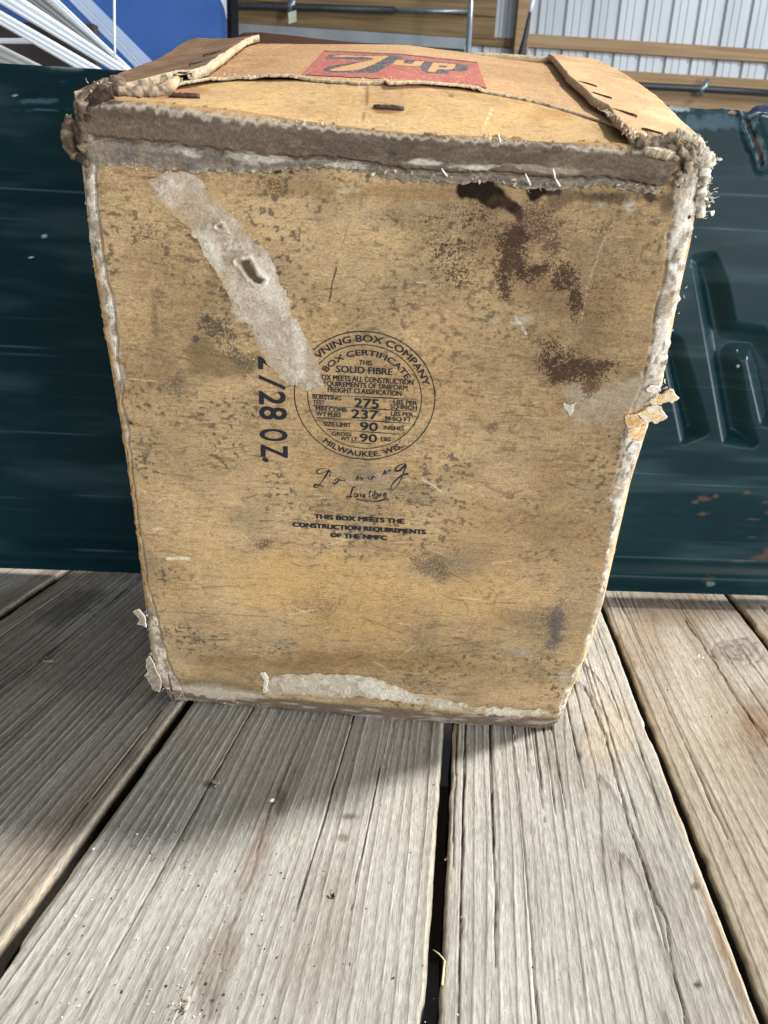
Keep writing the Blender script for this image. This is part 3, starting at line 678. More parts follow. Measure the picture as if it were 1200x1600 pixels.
# dark crease inside the right-hand worn strip
# soiling: the upper right and the left side are dirtier, fibres show dark everywhere
soil = np.clip(.85 * np.exp(-(((X - 900) / 210) ** 2 + ((Y - 410) / 230) ** 2)) + .30 * np.exp(-(((X - 270) / 130) ** 2 + ((Y - 520) / 170) ** 2)) + .25 * np.exp(-(((X - 880) / 160) ** 2 + ((Y - 820) / 260) ** 2)) + .3 * np.exp(-((Y - 1060) / 40) ** 2), 0, 1)
notw = (1 - np.maximum(ml, mr_)) * ss(.03, .12, col.mean(1))
col = mixc(col, lin(116, 96, 72), soil * notw * (.55 + .6 * (mid - .5) * 2))
col *= (1 - notw * (.16 + .12 * ss(.45, .7, fbm(U * 12 + 4, V * 14, 4, 228))))[:, None]
hair = fbm(U * 120 + n1 * 2, V * 1300, 3, 229); col = mixc(col, lin(84, 66, 46), ss(.66, .76, hair) * notw * .26)
hair2 = fbm(U * 500, V * 420, 3, 231); col = mixc(col, lin(100, 80, 56), ss(.62, .72, hair2) * ss(.42, .58, big) * notw * .30)
cr = 1 - ss(.0002, .0011, np.abs(dr - wr - n1 * .004)); col = mixc(col, lin(58, 40, 32), cr * ss(.21, .235, V) * .55 * ss(.35, .6, pn)); dw -= .0006 * cr * (V > .2)
cl = 1 - ss(.0002, .0010, np.abs(dl - wl * .95 - n1 * .005)); col = mixc(col, lin(110, 90, 72), cl * .6); dw -= .0008 * cl
mb = ss(.0, .003, .0135 - V + en * .4); col = mixc(col, lin(98, 84, 70), mb * .95)
col = mixc(col, lin(150, 138, 122), mb * ss(.5, .7, fbm(U * 70, V * 500, 4, 225)) * .8)
stroke([(263, 1055), (268, 1080), (272, 1100)], (62, 44, 36), .85, 1.6, 2)
poly([(280, 1070), (330, 1070), (395, 1082), (420, 1090), (330, 1092), (285, 1084)], (178, 166, 146), .8, 3, 10)
poly([(270, 1060), (340, 1062), (420, 1074), (400, 1082), (330, 1072), (272, 1072)], (112, 98, 76), .55, 4, 12)
# grey pulp exposed at the right edge around the torn tabs
poly([(872, 610), (900, 602), (950, 600), (985, 590), (1035, 590), (1035, 615), (1000, 640), (960, 645), (930, 650), (905, 660), (890, 635)], (160, 146, 126), .6, 14, 26)
poly([(975, 645), (1010, 635), (1030, 660), (1008, 690), (985, 680)], (190, 150, 96), .7, 4, 8)
# shade of tone in the wear strip near the hole
blob(1077, 340, 4, 5, (18, 15, 14), 1, 0, .4, .5)
# relief
dw += .0006 * n1 + .00018 * n2 + .00006 * n3 + .00018 * (fib2 - .5) + .0016 * (fbm(U * 9, V * 9, 3, 230) - .5)
dw += .0016 * np.sin(np.clip(A, 0, 1) * math.pi) * np.sin(np.clip(V / .37, 0, 1) * math.pi)
def rc(d, r):
    t = np.clip(1 - d / r, 0, 1); return r * (1 - np.sqrt(np.maximum(0, 1 - t * t)))
W = rc(dl, .006) + rc(dr, .0065) + rc(V, .006) * .3
W = np.minimum(W, .0065) - dw - .0055 * (1 - ss(0, .035, V)) * ss(.02, .22, U)
jag = (fbm(V * 260, U * 0 + 3, 4, 240) - .5)
Uo = U - (1 - ss(0, .006, dl)) * (jag * .0028) + (1 - ss(0, .006, dr)) * ((fbm(V * 200, U * 0 + 9, 4, 241) - .5) * .0042 * ss(.19, .25, V) + (fbm(V * 300, U * 0, 3, 243) - .5) * .0018)
Vo = V + .006 * (1 - ss(0, .012, dr)) * (1 - ss(0, .015, V)) - (1 - ss(0, .008, V)) * (fbm(U * 110, V * 0 + 2, 4, 242) - .40) * .0050
W = W + .0010 * (n2 * mr_ + n2 * ml)
Pf = np.stack([Uo, W, Vo], 1).reshape(nb + 0, -1, 3) if False else np.stack([Uo, W, Vo], 1).reshape(V0.shape + (3,))
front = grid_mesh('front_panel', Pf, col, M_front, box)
front.data.attributes.new('Spk', 'FLOAT', 'POINT').data.foreach_set('value', SPK.astype(np.float32))
_c4 = np.ones((len(U), 4), np.float32); _c4[:, :3] = SPKC
front.data.attributes.new('SpkCol', 'FLOAT_COLOR', 'POINT').data.foreach_set('color', _c4.ravel())
Wg = W.reshape(V0.shape)
def front_w(u, v):
    a = (u - uLf(v)) / (uRf(v) - uLf(v)); fa = np.interp(a, aa, np.arange(len(aa))); fb = np.interp(v, bb, np.arange(len(bb)))
    ia = np.clip(fa.astype(int), 0, len(aa) - 2); ib = np.clip(fb.astype(int), 0, len(bb) - 2); fa = fa - ia; fb = fb - ib
    return (Wg[ib, ia] * (1 - fa) + Wg[ib, ia + 1] * fa) * (1 - fb) + (Wg[ib + 1, ia] * (1 - fa) + Wg[ib + 1, ia + 1] * fa) * fb

# ---- torn patches (the top ply ripped away) ------------------------
def torn_patch(pts, cols, res, seed, lift=.0006, holes=(), rough=.0007, edge_n=.0022, label=None):
    q = np.array([face_at(*p) for p in pts])
    u0, v0 = q.min(0) - .003; u1, v1 = q.max(0) + .003
    uu, vv = np.meshgrid(np.arange(u0, u1, res), np.arange(v0, v1, res)); sh = uu.shape; u = uu.ravel(); v = vv.ravel()
    X_, Y_ = to_photo(loc2w(np.stack([u, u * 0, v], 1)))
    a = fbm(u * 260, v * 260, 4, seed); b_ = fbm(u * 80, v * 80, 4, seed + 1); c_ = fbm(u * 1100, v * 1100, 3, seed + 2)
    sd = poly_sd(u, v, q) + (a - .5) * edge_n * 2 + (b_ - .5) * edge_n
    keep = sd > 0
    cc = np.ones((len(u), 3)) * lin(*cols[0])
    cc = mixc(cc, lin(*cols[1]), ss(.45, .65, b_) * .8); cc = mixc(cc, lin(*cols[2]), ss(.52, .68, a) * .7)
    cc = mixc(cc, lin(*cols[3]), ss(.60, .74, c_) * ss(.45, .60, fbm(u * 140, v * 140, 3, seed + 5)) * .75)
    cc = mixc(cc, lin(*cols[4]), ss(.56, .72, fbm(u * 50, v * 50, 3, seed + 6)) * .5)
    cc = mixc(cc, lin(204, 194, 178), ss(.50, .66, fbm(u * 70, v * 50, 4, seed + 7)) * .6); cc = mixc(cc, lin(160, 132, 98), ss(.52, .68, fbm(u * 60, v * 60, 4, seed + 8)) * .45)
    cc = mixc(cc, lin(166, 136, 96), (1 - ss(0, .003, sd + (b_ - .5) * .004)) * .5)
    z = lift * (.3 + .4 * ss(0, .004, sd)) + .7 * rough * (a - .5) * 1.2 + rough * .6 * (c_ - .5) + .0010 * (b_ - .5) * ss(0, .004, sd)
    for (hp, depth, hc) in holes:
        hq = poly_sd(X_, Y_, hp) + (a - .5) * 8
        mk = ss(-1, 1.5, hq); cc = mixc(cc, lin(*hc), mk); z = z - depth * mk + .0012 * np.exp(-((hq + 4) / 3.0) ** 2)
        cc = mixc(cc, lin(214, 204, 186), np.exp(-((hq + 3.5) / 2.6) ** 2) * ss(.42, .6, a) * .7)
    P = np.stack([u, front_w(u, v) - np.maximum(z, .00048) * 1.0, v], 1)
    for (hp, depth, hc) in holes:
        pass
    o = grid_mesh('torn_patch', P.reshape(sh + (3,)), cc, M_pulp, box, True, keep)
    if label: o['label'] = label
    return o
PC = ((166, 150, 132), (152, 136, 116), (184, 171, 154), (112, 98, 84), (172, 148, 118))
torn_patch([(226, 290), (236, 276), (262, 268), (300, 262), (312, 276), (330, 300), (362, 330), (392, 362), (420, 398), (438, 436), (446, 458), (458, 482), (470, 508), (482, 534), (494, 545), (500, 562), (502, 584), (508, 600), (492, 612), (472, 606), (452, 600), (440, 592), (424, 574), (408, 560), (402, 540), (392, 518), (384, 506), (364, 504), (366, 490), (352, 452), (336, 424), (318, 398), (304, 372), (292, 356), (270, 340), (250, 318), (240, 302)],
           PC, .0005, 500, .0007, [([(371, 407), (390, 405), (399, 418), (404, 430), (412, 436), (408, 443), (398, 441), (386, 430), (378, 418)], .0, (84, 70, 56)), ([(340, 352), (346, 350), (350, 358), (344, 358)], .0, (70, 58, 48))], label='long grey torn strip where the printed ply is ripped away, with a hole')
torn_patch([(412, 1062), (440, 1052), (500, 1049), (555, 1053), (598, 1060), (640, 1076), (700, 1088), (745, 1098), (800, 1100), (860, 1104), (862, 1112), (780, 1110), (700, 1103), (620, 1090), (560, 1084), (500, 1086), (440, 1082), (418, 1086)],
           ((176, 164, 144), (158, 146, 126), (196, 184, 164), (104, 90, 76), (166, 150, 120)), .0005, 540, .0009, label='pale torn strip along the bottom edge')

# ---- worn rolled strip along the front top edge --------------------
def edge_strip():
    us = np.linspace(.0062, .2655, 520); qs = np.linspace(0, 1, 64)
    u, q = np.meshgrid(us, qs); sh = u.shape; u = u.ravel(); q = q.ravel()
    top = Tf(u, u * 0) + .0012
    lo = np.interp(u, [0, .03, .06, .09, .13, .17, .20, .24, .27], [.3505, .3492, .3496, .3520, .3527, .3508, .3500, .3510, .3508])
    a1 = fbm(u * 34, q * 0 + 1, 6, 601, .62) - .5; a2 = fbm(u * 34, q * 0 + 2, 6, 602, .62) - .5; a3 = fbm(u * 500, q * 0 + 2, 3, 603) - .5
    lo = lo + .0012 * ss(.13, .2, u) + a1 * .0080 + a3 * .0016
    v = lo + (top - lo) * np.clip(q / .86, 0, 1)
    w = -.0048 * np.sin(np.clip(q / .86, 0, 1) * math.pi * .93) ** .6 * .62 - .0004
    back = ss(.84, 1, q); w = w + back * (.0042 + a2 * .008); v = v + back * .0009 + back * a2 * .0012 - .0008 * ss(.70, .86, q) * (1 - back)
    cre = fbm(u * 40, q * 4, 4, 604); cre2 = fbm(u * 110, q * 9, 4, 605); gr = fbm(u * 420, q * 60, 4, 606)
    w = w - .0020 * (cre - .5) - .0009 * (cre2 - .5) - .0005 * (gr - .5)
    # lengthwise crease dividing the rolled lip from the lower flap of ply
    cq = np.interp(u, [0, .05, .10, .14, .2, .27], [.42, .34, .26, .24, .2, .14]) + (fbm(u * 30, q * 0, 3, 607) - .5) * .16
    cm = np.exp(-((q - cq) / .035) ** 2); w = w + .0018 * cm
    c_ = np.ones((len(u), 3)) * lin(100, 86, 72)
    c_ = mixc(c_, lin(84, 72, 60), ss(.45, .65, cre) * .7); c_ = mixc(c_, lin(122, 108, 92), ss(.52, .72, cre2) * .5)
    low = 1 - ss(-.05, .05, q - cq)
    c_ = mixc(c_, lin(138, 126, 110), low * .75); c_ = mixc(c_, lin(98, 92, 86), low * ss(.5, .7, cre2) * .7)
    c_ = mixc(c_, lin(74, 60, 50), cm * ss(.4, .6, gr) * .8)
    c_ = mixc(c_, lin(170, 158, 140), ss(.80, .88, q + a2 * .2 + a3 * .2) * .75 * (1 - ss(.88, .97, q + a3 * .2))); c_ = mixc(c_, lin(168, 136, 92), ss(.90, .98, q + a2 * .15) * .85)
    c_ = mixc(c_, lin(190, 178, 160), (1 - ss(.0, .07, q + a3 * .1)) * .55)
    c_ = mixc(c_, lin(74, 62, 52), ss(.60, .74, fbm(u * 500, q * 30, 3, 608)) * .35)
    for (px_, py_, r1, r2, rgb) in ((612, 238, 9, 6, (56, 54, 52)), (300, 238, 34, 10, (196, 184, 166)), (400, 246, 60, 9, (180, 170, 154)), (540, 258, 40, 6, (196, 190, 174)), (660, 252, 30, 6, (190, 182, 166)), (740, 258, 40, 5, (204, 196, 180)), (860, 262, 60, 6, (150, 140, 120))):
        fu, fv = face_at(px_, py_); e = np.sqrt(((u - fu) / (r1 * .00029)) ** 2 + ((v - fv) / (r2 * .00031)) ** 2) + (cre2 - .5) * 2.2
        c_ = mixc(c_, lin(*rgb), (1 - ss(.4, 1.1, e)) * .8)
    # right end tapers into the corner
    endr = ss(.255, .2655, u); v = v + endr * 0; w = w + endr * .004 + (1 - ss(.0062, .010, u)) * .003
    endn = (fbm(q * 9, u * 0, 4, 611) - .5) * .006
    uo = u + ss(.25, .2655, u) * endn
    P = np.stack([uo, w, v], 1).reshape(sh + (3,))
    o = grid_mesh('worn_edge_strip', P, c_, M_pulp, box)
    o['label'] = 'grey-brown worn rolled strip along the front top edge'
    so = o.modifiers.new('s', 'SOLIDIFY'); so.thickness = .0010; so.offset = -1
edge_strip()

# ---- top: lower ply, printed outer sheet, side flaps ---------------
def top_panel():
    u, w = np.meshgrid(np.linspace(0, 1, 230), np.linspace(.0005, DEP, 260)); sh = u.shape; w = w.ravel(); ul_ = .0075 - .008 * ss(.0, .06, w); u = ul_ + u.ravel() * (.2775 - .004 * (1 - ss(0, .05, w)) - ul_)
    n = fbm(u * 60, w * 60, 4, 620); f = fbm(u * 300, w * 1200, 4, 621); b = fbm(u * 20, w * 30, 4, 622)
    c_ = np.ones((len(u), 3)) * lin(186, 154, 110)
    c_ = mixc(c_, lin(156, 124, 84), ss(.45, .7, b) * .6); c_ = mixc(c_, lin(204, 168, 112), ss(.5, .7, n) * .5); c_ = mixc(c_, lin(140, 104, 66), ss(.6, .75, f) * .4)
    Xp, Yp = to_photo(loc2w(np.stack([u, w, Tf(u, w)], 1)))
    for (cx, cy, rx, ry, rgb, a) in ((606, 170, 30, 9, (130, 80, 56), .8), (270, 140, 70, 9, (150, 96, 66), .6), (800, 150, 16, 5, (110, 90, 66), .6), (1000, 205, 60, 14, (120, 84, 52), .7), (840, 180, 70, 18, (170, 126, 74), .6), (250, 150, 40, 8, (150, 100, 66), .5), (705, 150, 6, 4, (90, 78, 60), .7)):
        e = np.sqrt(((Xp - cx) / rx) ** 2 + ((Yp - cy) / ry) ** 2) + (n - .5) * 1.4
        c_ = mixc(c_, lin(*rgb), (1 - ss(.3, 1.1, e)) * a)
    for l, rgb in (([(572, 135), (574, 150), (570, 175), (566, 188)], (110, 80, 50)), ([(527, 140), (526, 185)], (170, 134, 84)), ([(770, 170), (758, 200)], (226, 206, 160))):
        c_ = mixc(c_, lin(*rgb), (1 - ss(.6, 2.2, line_d(Xp + (n - .5) * 8, Yp, l))) * .8)
    v = Tf(u, w) + .0005 * (n - .5) + .0004 * (b - .5)
    o = grid_mesh('top_panel', np.stack([u, w, v], 1).reshape(sh + (3,)), c_, M_board, box)
    so = o.modifiers.new('s', 'SOLIDIFY'); so.thickness = .003; so.offset = -1
top_panel()
LR = np.array([on_top(*p, .005) for p in ((383, 66), (352, 88), (319, 110), (303, 116), (281, 116))])
RR = np.array([on_top(*p, .005) for p in ((864, 94), (887, 125), (925, 160), (947, 172), (963, 194), (990, 213))])
TEAR = np.array([on_top(*p, .002) for p in ((225, 138), (262, 134), (315, 126), (352, 121), (400, 121), (450, 120), (505, 123), (560, 124), (600, 125), (606, 129), (640, 129), (680, 131), (720, 135), (762, 140), (800, 147), (850, 158), (900, 171), (940, 184), (965, 196))])
print('LR', LR.round(3).tolist()); print('RR', RR.round(3).tolist()); print('TEAR', TEAR.round(3).tolist())
def ridgeL(w): return np.interp(w, LR[::-1, 1], LR[::-1, 0])
def ridgeR(w): i = np.argsort(RR[:, 1]); return np.interp(w, RR[i, 1], RR[i, 0])
M_rim = noisy('ply_edge', (.30, .23, .15), (.52, .43, .31), (700, 700, 700), .95, 0, .1, bump=.4, bdist=.0004)
SHEET = .0013
def top_sheet():
    t_i = np.argsort(TEAR[:, 0]); tu, tw = TEAR[t_i, 0], TEAR[t_i, 1]
    us = np.linspace(.022, .2485, 380); qs = np.concatenate([np.linspace(0, .3, 110)[:-1], np.linspace(.3, 1, 70)])
    u, q = np.meshgrid(us, qs); sh = u.shape; u = u.ravel(); q = q.ravel()
    w0 = np.interp(u, tu, tw) + (fbm(u * 40, u * 0, 6, 640, .62) - .5) * .009 + (fbm(u * 700, u * 0, 3, 641) - .5) * .0025
    w = w0 + q * (DEP + .001 - w0)
    n = fbm(u * 60, w * 60, 4, 642); f = fbm(u * 160, w * 1500, 4, 643); b = fbm(u * 14, w * 30, 4, 644); s_ = fbm(u * 900, w * 500, 3, 645)
    c_ = np.ones((len(u), 3)) * lin(186, 150, 112)
    lft = 1 - ss(.05, .12, u + (b - .5) * .06)
    c_ = mixc(c_, lin(146, 110, 78), lft * .75); c_ = mixc(c_, lin(168, 130, 90), ss(.45, .7, b) * .6); c_ = mixc(c_, lin(198, 156, 104), ss(.5, .7, n) * .4)
    c_ = mixc(c_, lin(210, 180, 138), ss(.60, .72, s_) * .5); c_ = mixc(c_, lin(150, 108, 66), ss(.58, .76, f) * .5)
    c_ = mixc(c_, lin(206, 186, 150), (1 - ss(.002, .010, q + (s_ - .5) * .02)) * .7)
    lift = .0016 * np.exp(-(q / .03) ** 2) * ss(.4, .6, fbm(u * 40, u * 0, 3, 646))
    v = Tf(u, w) + SHEET + lift + .0004 * (n - .5)
    o = grid_mesh('printed_sheet', np.stack([u, w, v], 1).reshape(sh + (3,)), c_, M_board, box)
    o.data.materials.append(M_rim)
    so = o.modifiers.new('s', 'SOLIDIFY'); so.thickness = .0011; so.offset = -1; so.material_offset_rim = 1
    return o
sheet = top_sheet()
def side_flap(left):
    if left:
        wf = lambda a: np.interp(a, [0, 1], [on_top(204, 137, .004)[1], LR[-1, 1]])
    us = np.linspace(0, 1, 90); qs = np.linspace(0, 1, 200)
    a, q = np.meshgrid(us, qs); sh = a.shape; a = a.ravel(); q = q.ravel()
    jn = (fbm(a * 9, a * 0 + 3, 4, 650 + left) - .5)
    if left:
        w0 = wf(a) + jn * .012
        w = w0 + q * (DEP - w0)
        r = ridgeL(w) + (fbm(w * 120, w * 0, 3, 651) - .5) * .003; out = -.0012 + .006 * ss(.2, .29, w)
        u = out + (r - out) * a
        bul = .0055 * np.exp(-((w - .235) / .05) ** 2) * (1 - a) ** .7
        v = Tf(u, w) + .0012 + .0058 * a ** 1.5 + bul
        base, alt = (118, 92, 68), (98, 74, 54)
    else:
        w0 = np.interp(a, [0, .3, .6, 1], [RR[-1, 1] - .002, -.004, -.002, .004]) + jn * .004
        w = w0 + q * (DEP - w0)
        r = ridgeR(w) + (fbm(w * 60, w * 0, 3, 652) - .5) * .0016; out = np.interp(w, [-.01, .03, .1, .29], [.2742, .2765, .2785, .2795])
        u = r + (out - r) * a
        v = Tf(u, w) + .0034 * (1 - a) ** .8 + .0004
        fr = np.exp(-(q / .02) ** 2); v = v - fr * .004; 
        base, alt = (192, 156, 116), (172, 134, 94)
    n = fbm(u * 70, w * 70, 4, 655); f = fbm(u * 900, w * 200, 4, 656); b = fbm(u * 30, w * 16, 4, 657)
    c_ = np.ones((len(u), 3)) * lin(*base)
    c_ = mixc(c_, lin(*alt), ss(.45, .68, b) * .7); c_ = mixc(c_, lin(*[min(255, k + 26) for k in base]), ss(.5, .7, n) * .45); c_ = mixc(c_, lin(*[k * .7 for k in base]), ss(.6, .75, f) * .35)
    if not left:
        c_ = mixc(c_, lin(230, 200, 160), np.exp(-((q - .18) / .05) ** 2) * ss(.3, .6, a) * .5)
    c_ = mixc(c_, lin(222, 206, 178), (1 - ss(.005, .03, q + jn * .05)) * .85)
    v = v + .0005 * (n - .5)
    o = grid_mesh('side_flap', np.stack([u, w, v], 1).reshape(sh + (3,)), c_, M_board, box)
    o['label'] = 'brown left side flap with a pale thick edge' if left else 'light tan right side flap with rusty staples'
    o.data.materials.append(M_rim)
    so = o.modifiers.new('s', 'SOLIDIFY'); so.thickness = .0044 if left else .0036; so.offset = -1 if left else 1; so.material_offset_rim = 1
    return o
fl = side_flap(True); fr_ = side_flap(False)
# pale rolled ply along the left ridge, running down to the corner
def strand(name, path, rad, mat, rgb, parent=box, nseg=8, wob=.5, seed=1, flat=1.0, flatdir=None, alt=None):
    V_, F_ = tube(path, rad, nseg, wob, seed, flat, flatdir)
    V_ = np.array(V_); nn = fbm(V_[:, 0] * 300 + V_[:, 2] * 120, V_[:, 1] * 300, 4, seed)
    c_ = np.ones((len(V_), 3)) * lin(*rgb); c_ = mixc(c_, lin(*(alt or [k * .62 for k in rgb])), ss(.45, .68, nn) * .8)
    return raw_mesh(name, V_, F_, mat, parent, True, c_)
def topP(x, y, off): u_, w_ = on_top(x, y, off); return np.array([u_, w_, float(Tf(u_, w_)) + off])
pth = spline([topP(384, 66, .004), topP(352, 89, .004), topP(319, 110, .004), topP(303, 117, .004), topP(281, 115, .004), topP(274, 128, .003), topP(262, 138, .002), topP(240, 143, .002)], 60)
strand('ply_roll', pth, .0019 + .0006 * np.sin(np.linspace(0, 9, 60)), M_pulp, (206, 180, 146), seed=701, alt=(168, 138, 104))
# ---- staples
def staple(p, q_, off, par, r=.00055, bump=.0006, n=9):
    ts = np.linspace(0, 1, n); pts = []
    for t in ts:
        u_, w_ = on_top(p[0] + (q_[0] - p[0]) * t, p[1] + (q_[1] - p[1]) * t, off)
        pts.append([u_, w_, float(Tf(u_, w_)) + off + bump * (.6 + .4 * math.sin(t * 21))])
    pts = np.array(pts); pts = np.vstack([pts[0] - [0, 0, .002], pts, pts[-1] - [0, 0, .002]])
    V_, F_ = tube(pts, r, 6, .35, int(p[0]))
    return raw_mesh('staple', V_, F_, M_staple, par, True)
for p, q_ in (((318, 86), (345, 80)), ((296, 100), (322, 95))): staple(p, q_, .0062, fl, .0005, .0002)
for p, q_ in (((904, 127), (932, 135)), ((925, 145), (955, 153)), ((958, 170), (994, 181)), ((1004, 201), (1035, 209))): staple(p, q_, .0072, fr_, .0005, .0001)
staple((586, 168), (628, 171), .0002, box, .0011, .0006); staple((266, 150), (309, 151), .0004, box, .0012, .0006)

# ---- remaining walls of the box
def wall_panel(name, P, rgb, alt, seed, th=.0035):
    sh = P.shape[:2]; p = P.reshape(-1, 3); n = fbm(p[:, 1] * 50 + p[:, 0] * 31, p[:, 2] * 50, 4, seed); f = fbm(p[:, 1] * 200 + p[:, 0] * 90, p[:, 2] * 900, 3, seed + 1)
    c_ = np.ones((len(p), 3)) * lin(*rgb); c_ = mixc(c_, lin(*alt), ss(.45, .7, n) * .7); c_ = mixc(c_, lin(*[k * .7 for k in rgb]), ss(.6, .75, f) * .4)
    o = grid_mesh(name, P, c_, M_board, box); so = o.modifiers.new('s', 'SOLIDIFY'); so.thickness = th; so.offset = 0
    return o
for nm, uf, sgn in (('side_panel', uLf, -1), ('side_panel', uRf, 1)):
    w, v = np.meshgrid(np.linspace(.0055, DEP, 60), np.linspace(.004, .366, 120)); u = uf(v)
    u = u * (1 - ss(.0, .25, w)) + (np.where(sgn < 0, .002, .278)) * ss(.0, .25, w) - sgn * .0012
    v = v * np.where(v > .34, 1, 1) + ss(.3, .366, v) * (Tf(u, w) - .368)
    o = wall_panel(nm, np.stack([u, w, v], -1), (200, 172, 130), (180, 148, 104), 660 + sgn)
u, w = np.meshgrid(np.linspace(.001, .2745, 60), np.linspace(.007, DEP, 60)); wall_panel('bottom_panel', np.stack([u, w, np.full_like(u, .003)], -1), (190, 150, 98), (150, 118, 80), 670)
# rear bottom flap folded down: it props the box up
u, t = np.meshgrid(np.linspace(.004, .272, 40), np.linspace(0, 1, 24)); wall_panel('rear_bottom_flap', np.stack([u, DEP - .022 * t - .001, .002 - .0790 * t], -1), (170, 132, 88), (140, 106, 70), 672)
# rear top flaps standing a little proud of the back edge
def rear_flap(pts, rgb, seed, lift):
    """pts: upper edge measured on the plane 1 cm behind the box"""
    q = np.array([face_at(x, y, DEP + .012) for x, y in pts]); us = np.linspace(q[0, 0], q[-1, 0], 90)
    vt = np.interp(us, q[:, 0], q[:, 1]); s = np.linspace(0, 1, 14)
    u, s = np.meshgrid(us, s); v_t = np.tile(vt, (14, 1)); base = Tf(us, us * 0 + DEP) - .002; v = base[None] + (v_t - base[None]) * s
    w = DEP + .003 + .009 * s
    P = np.stack([u, w, v + .0006 * (fbm(u.ravel() * 90, s.ravel() * 4, 3, seed).reshape(u.shape) - .5)], -1)
    o = grid_mesh('rear_top_flap', P, np.ones(P.shape) * lin(*rgb), M_board, box); o.data.materials.append(M_rim)
    so = o.modifiers.new('s', 'SOLIDIFY'); so.thickness = .0026; so.offset = 0; so.material_offset_rim = 1
    return o
rear_flap([(369, 66), (374, 58), (382, 53.5), (407, 52.5), (440, 56), (483, 61), (522, 66), (560, 69.5), (590, 74), (612, 79)], (66, 42, 30), 680, 0)  # dark brown carries the shade on this flap's face
def lid_edge():
    # right rear flap lying above the back edge: pale edge on top, dark slot below
    q = np.array([face_at(x, y, DEP) for x, y in ((738, 81), (770, 81), (830, 85.5), (880, 89.5), (908, 92), (916, 96))]); us = np.linspace(q[0, 0], q[-1, 0], 70)
    vt = np.interp(us, q[:, 0], q[:, 1]); u, s = np.meshgrid(us, np.linspace(0, 1, 12)); w = DEP - .004 + .05 * s
    v = np.tile(vt, (12, 1)) - .0002 + .012 * s * 0 - .030 * s
    P = np.stack([u, w + .002 * (fbm(u.ravel() * 120, s.ravel() * 0, 3, 5).reshape(u.shape) - .5), v], -1)
    o = grid_mesh('rear_top_flap', P, np.ones(P.shape) * lin(196, 160, 112), M_board, box); o.data.materials.append(M_rim)
    so = o.modifiers.new('s', 'SOLIDIFY'); so.thickness = .0028; so.offset = -1; so.material_offset_rim = 1
lid_edge()

# ---- printing on the front panel -----------------------------------
def glyphs(body, bold=0.0, shear=0.0, spacing=1.0):
    cu = bpy.data.curves.new('t', 'FONT'); cu.body = body; cu.size = 1; cu.offset = bold; cu.shear = shear; cu.resolution_u = 3; cu.fill_mode = 'FRONT'; cu.space_character = spacing
    ob = bpy.data.objects.new('t', cu); C.objects.link(ob); dg = bpy.context.evaluated_depsgraph_get()
    me = bpy.data.meshes.new_from_object(ob.evaluated_get(dg))
    v = np.zeros(len(me.vertices) * 3); me.vertices.foreach_get('co', v); f = [tuple(p.vertices) for p in me.polygons]
    bpy.data.objects.remove(ob); bpy.data.curves.remove(cu); bpy.data.meshes.remove(me)
    return v.reshape(-1, 3)[:, :2], f
CAPH = (lambda v: v[:, 1].max())(glyphs('H')[0])
class Print:
    def __init__(s): s.v = []; s.f = []
    def add(s, uv, f, b=0.0):
        uv = np.asarray(uv)
        for k, (dx, dy) in enumerate(((0, 0),) if b <= 0 else ((0, 0), (b, b * .5), (-b, -b * .5), (b, -b * .5), (-b, b * .5))):
            o = len(s.v); s.v += [(p[0] + dx, p[1] + dy, k * .00002) for p in uv]; s.f += [tuple(i + o for i in q) for q in f]
    def line(s, body, u0, u1, vb, cap, bold=0.0, spacing=1.0):
        v, f = glyphs(body, 0, 0, spacing); x0, x1 = v[:, 0].min(), v[:, 0].max()
        s.add(np.stack([u0 + (v[:, 0] - x0) / (x1 - x0) * (u1 - u0), vb + v[:, 1] / CAPH * cap], 1), f, max(bold, .026) * cap * 1.5)
    def arc(s, body, c, r, a0, a1, cap, bold=0.0, inside=False):
        v, f = glyphs(body); x0, x1 = v[:, 0].min(), v[:, 0].max()
        t = (v[:, 0] - x0) / (x1 - x0); a = np.radians(a0 + (a1 - a0) * t); h = v[:, 1] / CAPH * cap
        R = r - h if inside else r + h
        s.add(np.stack([c[0] + R * np.cos(a), c[1] + R * np.sin(a)], 1), f, max(bold, .026) * cap * 1.7)
    def ring(s, c, r, w, a0=0, a1=360, n=128):
        a = np.radians(np.linspace(a0, a1, n + 1)); wv = w * (.85 + .3 * fbm(np.cos(a) * 6 + 9, np.sin(a) * 6 + 9, 2, 5))
        i = np.stack([c[0] + (r - wv / 2) * np.cos(a), c[1] + (r - wv / 2) * np.sin(a)], 1); o = np.stack([c[0] + (r + wv / 2) * np.cos(a), c[1] + (r + wv / 2) * np.sin(a)], 1)
        s.add(np.vstack([i, o]), [(k, k + 1, n + 2 + k, n + 1 + k) for k in range(n)])
    def ribbon(s, pts, w, n=None, smooth=True):
        p = spline(pts, n or 8 * len(pts)) if smooth else np.array(pts); t = np.gradient(p, axis=0); t /= np.linalg.norm(t, axis=1)[:, None] + 1e-12
        nn = np.stack([-t[:, 1], t[:, 0]], 1); k = np.linspace(0, 1, len(p)); ww = (w * 1.35 * (.75 + .35 * np.sin(k * 9 + len(p))) / 2)[:, None]
        s.add(np.vstack([p - nn * ww, p + nn * ww]), [(i, i + 1, len(p) + i + 1, len(p) + i) for i in range(len(p) - 1)])
    def build(s, name, mat, label=None, lift=.00022):
        q = np.array(s.v); P = np.stack([q[:, 0], front_w(q[:, 0], q[:, 1]) - lift - q[:, 2], q[:, 1]], 1)
        o = raw_mesh(name, P, s.f, mat, front)
        if label: o['label'] = label
        return o
def c4(x, y): return face_at(440 + x / 4.2857, 500 + y / 4.2857)
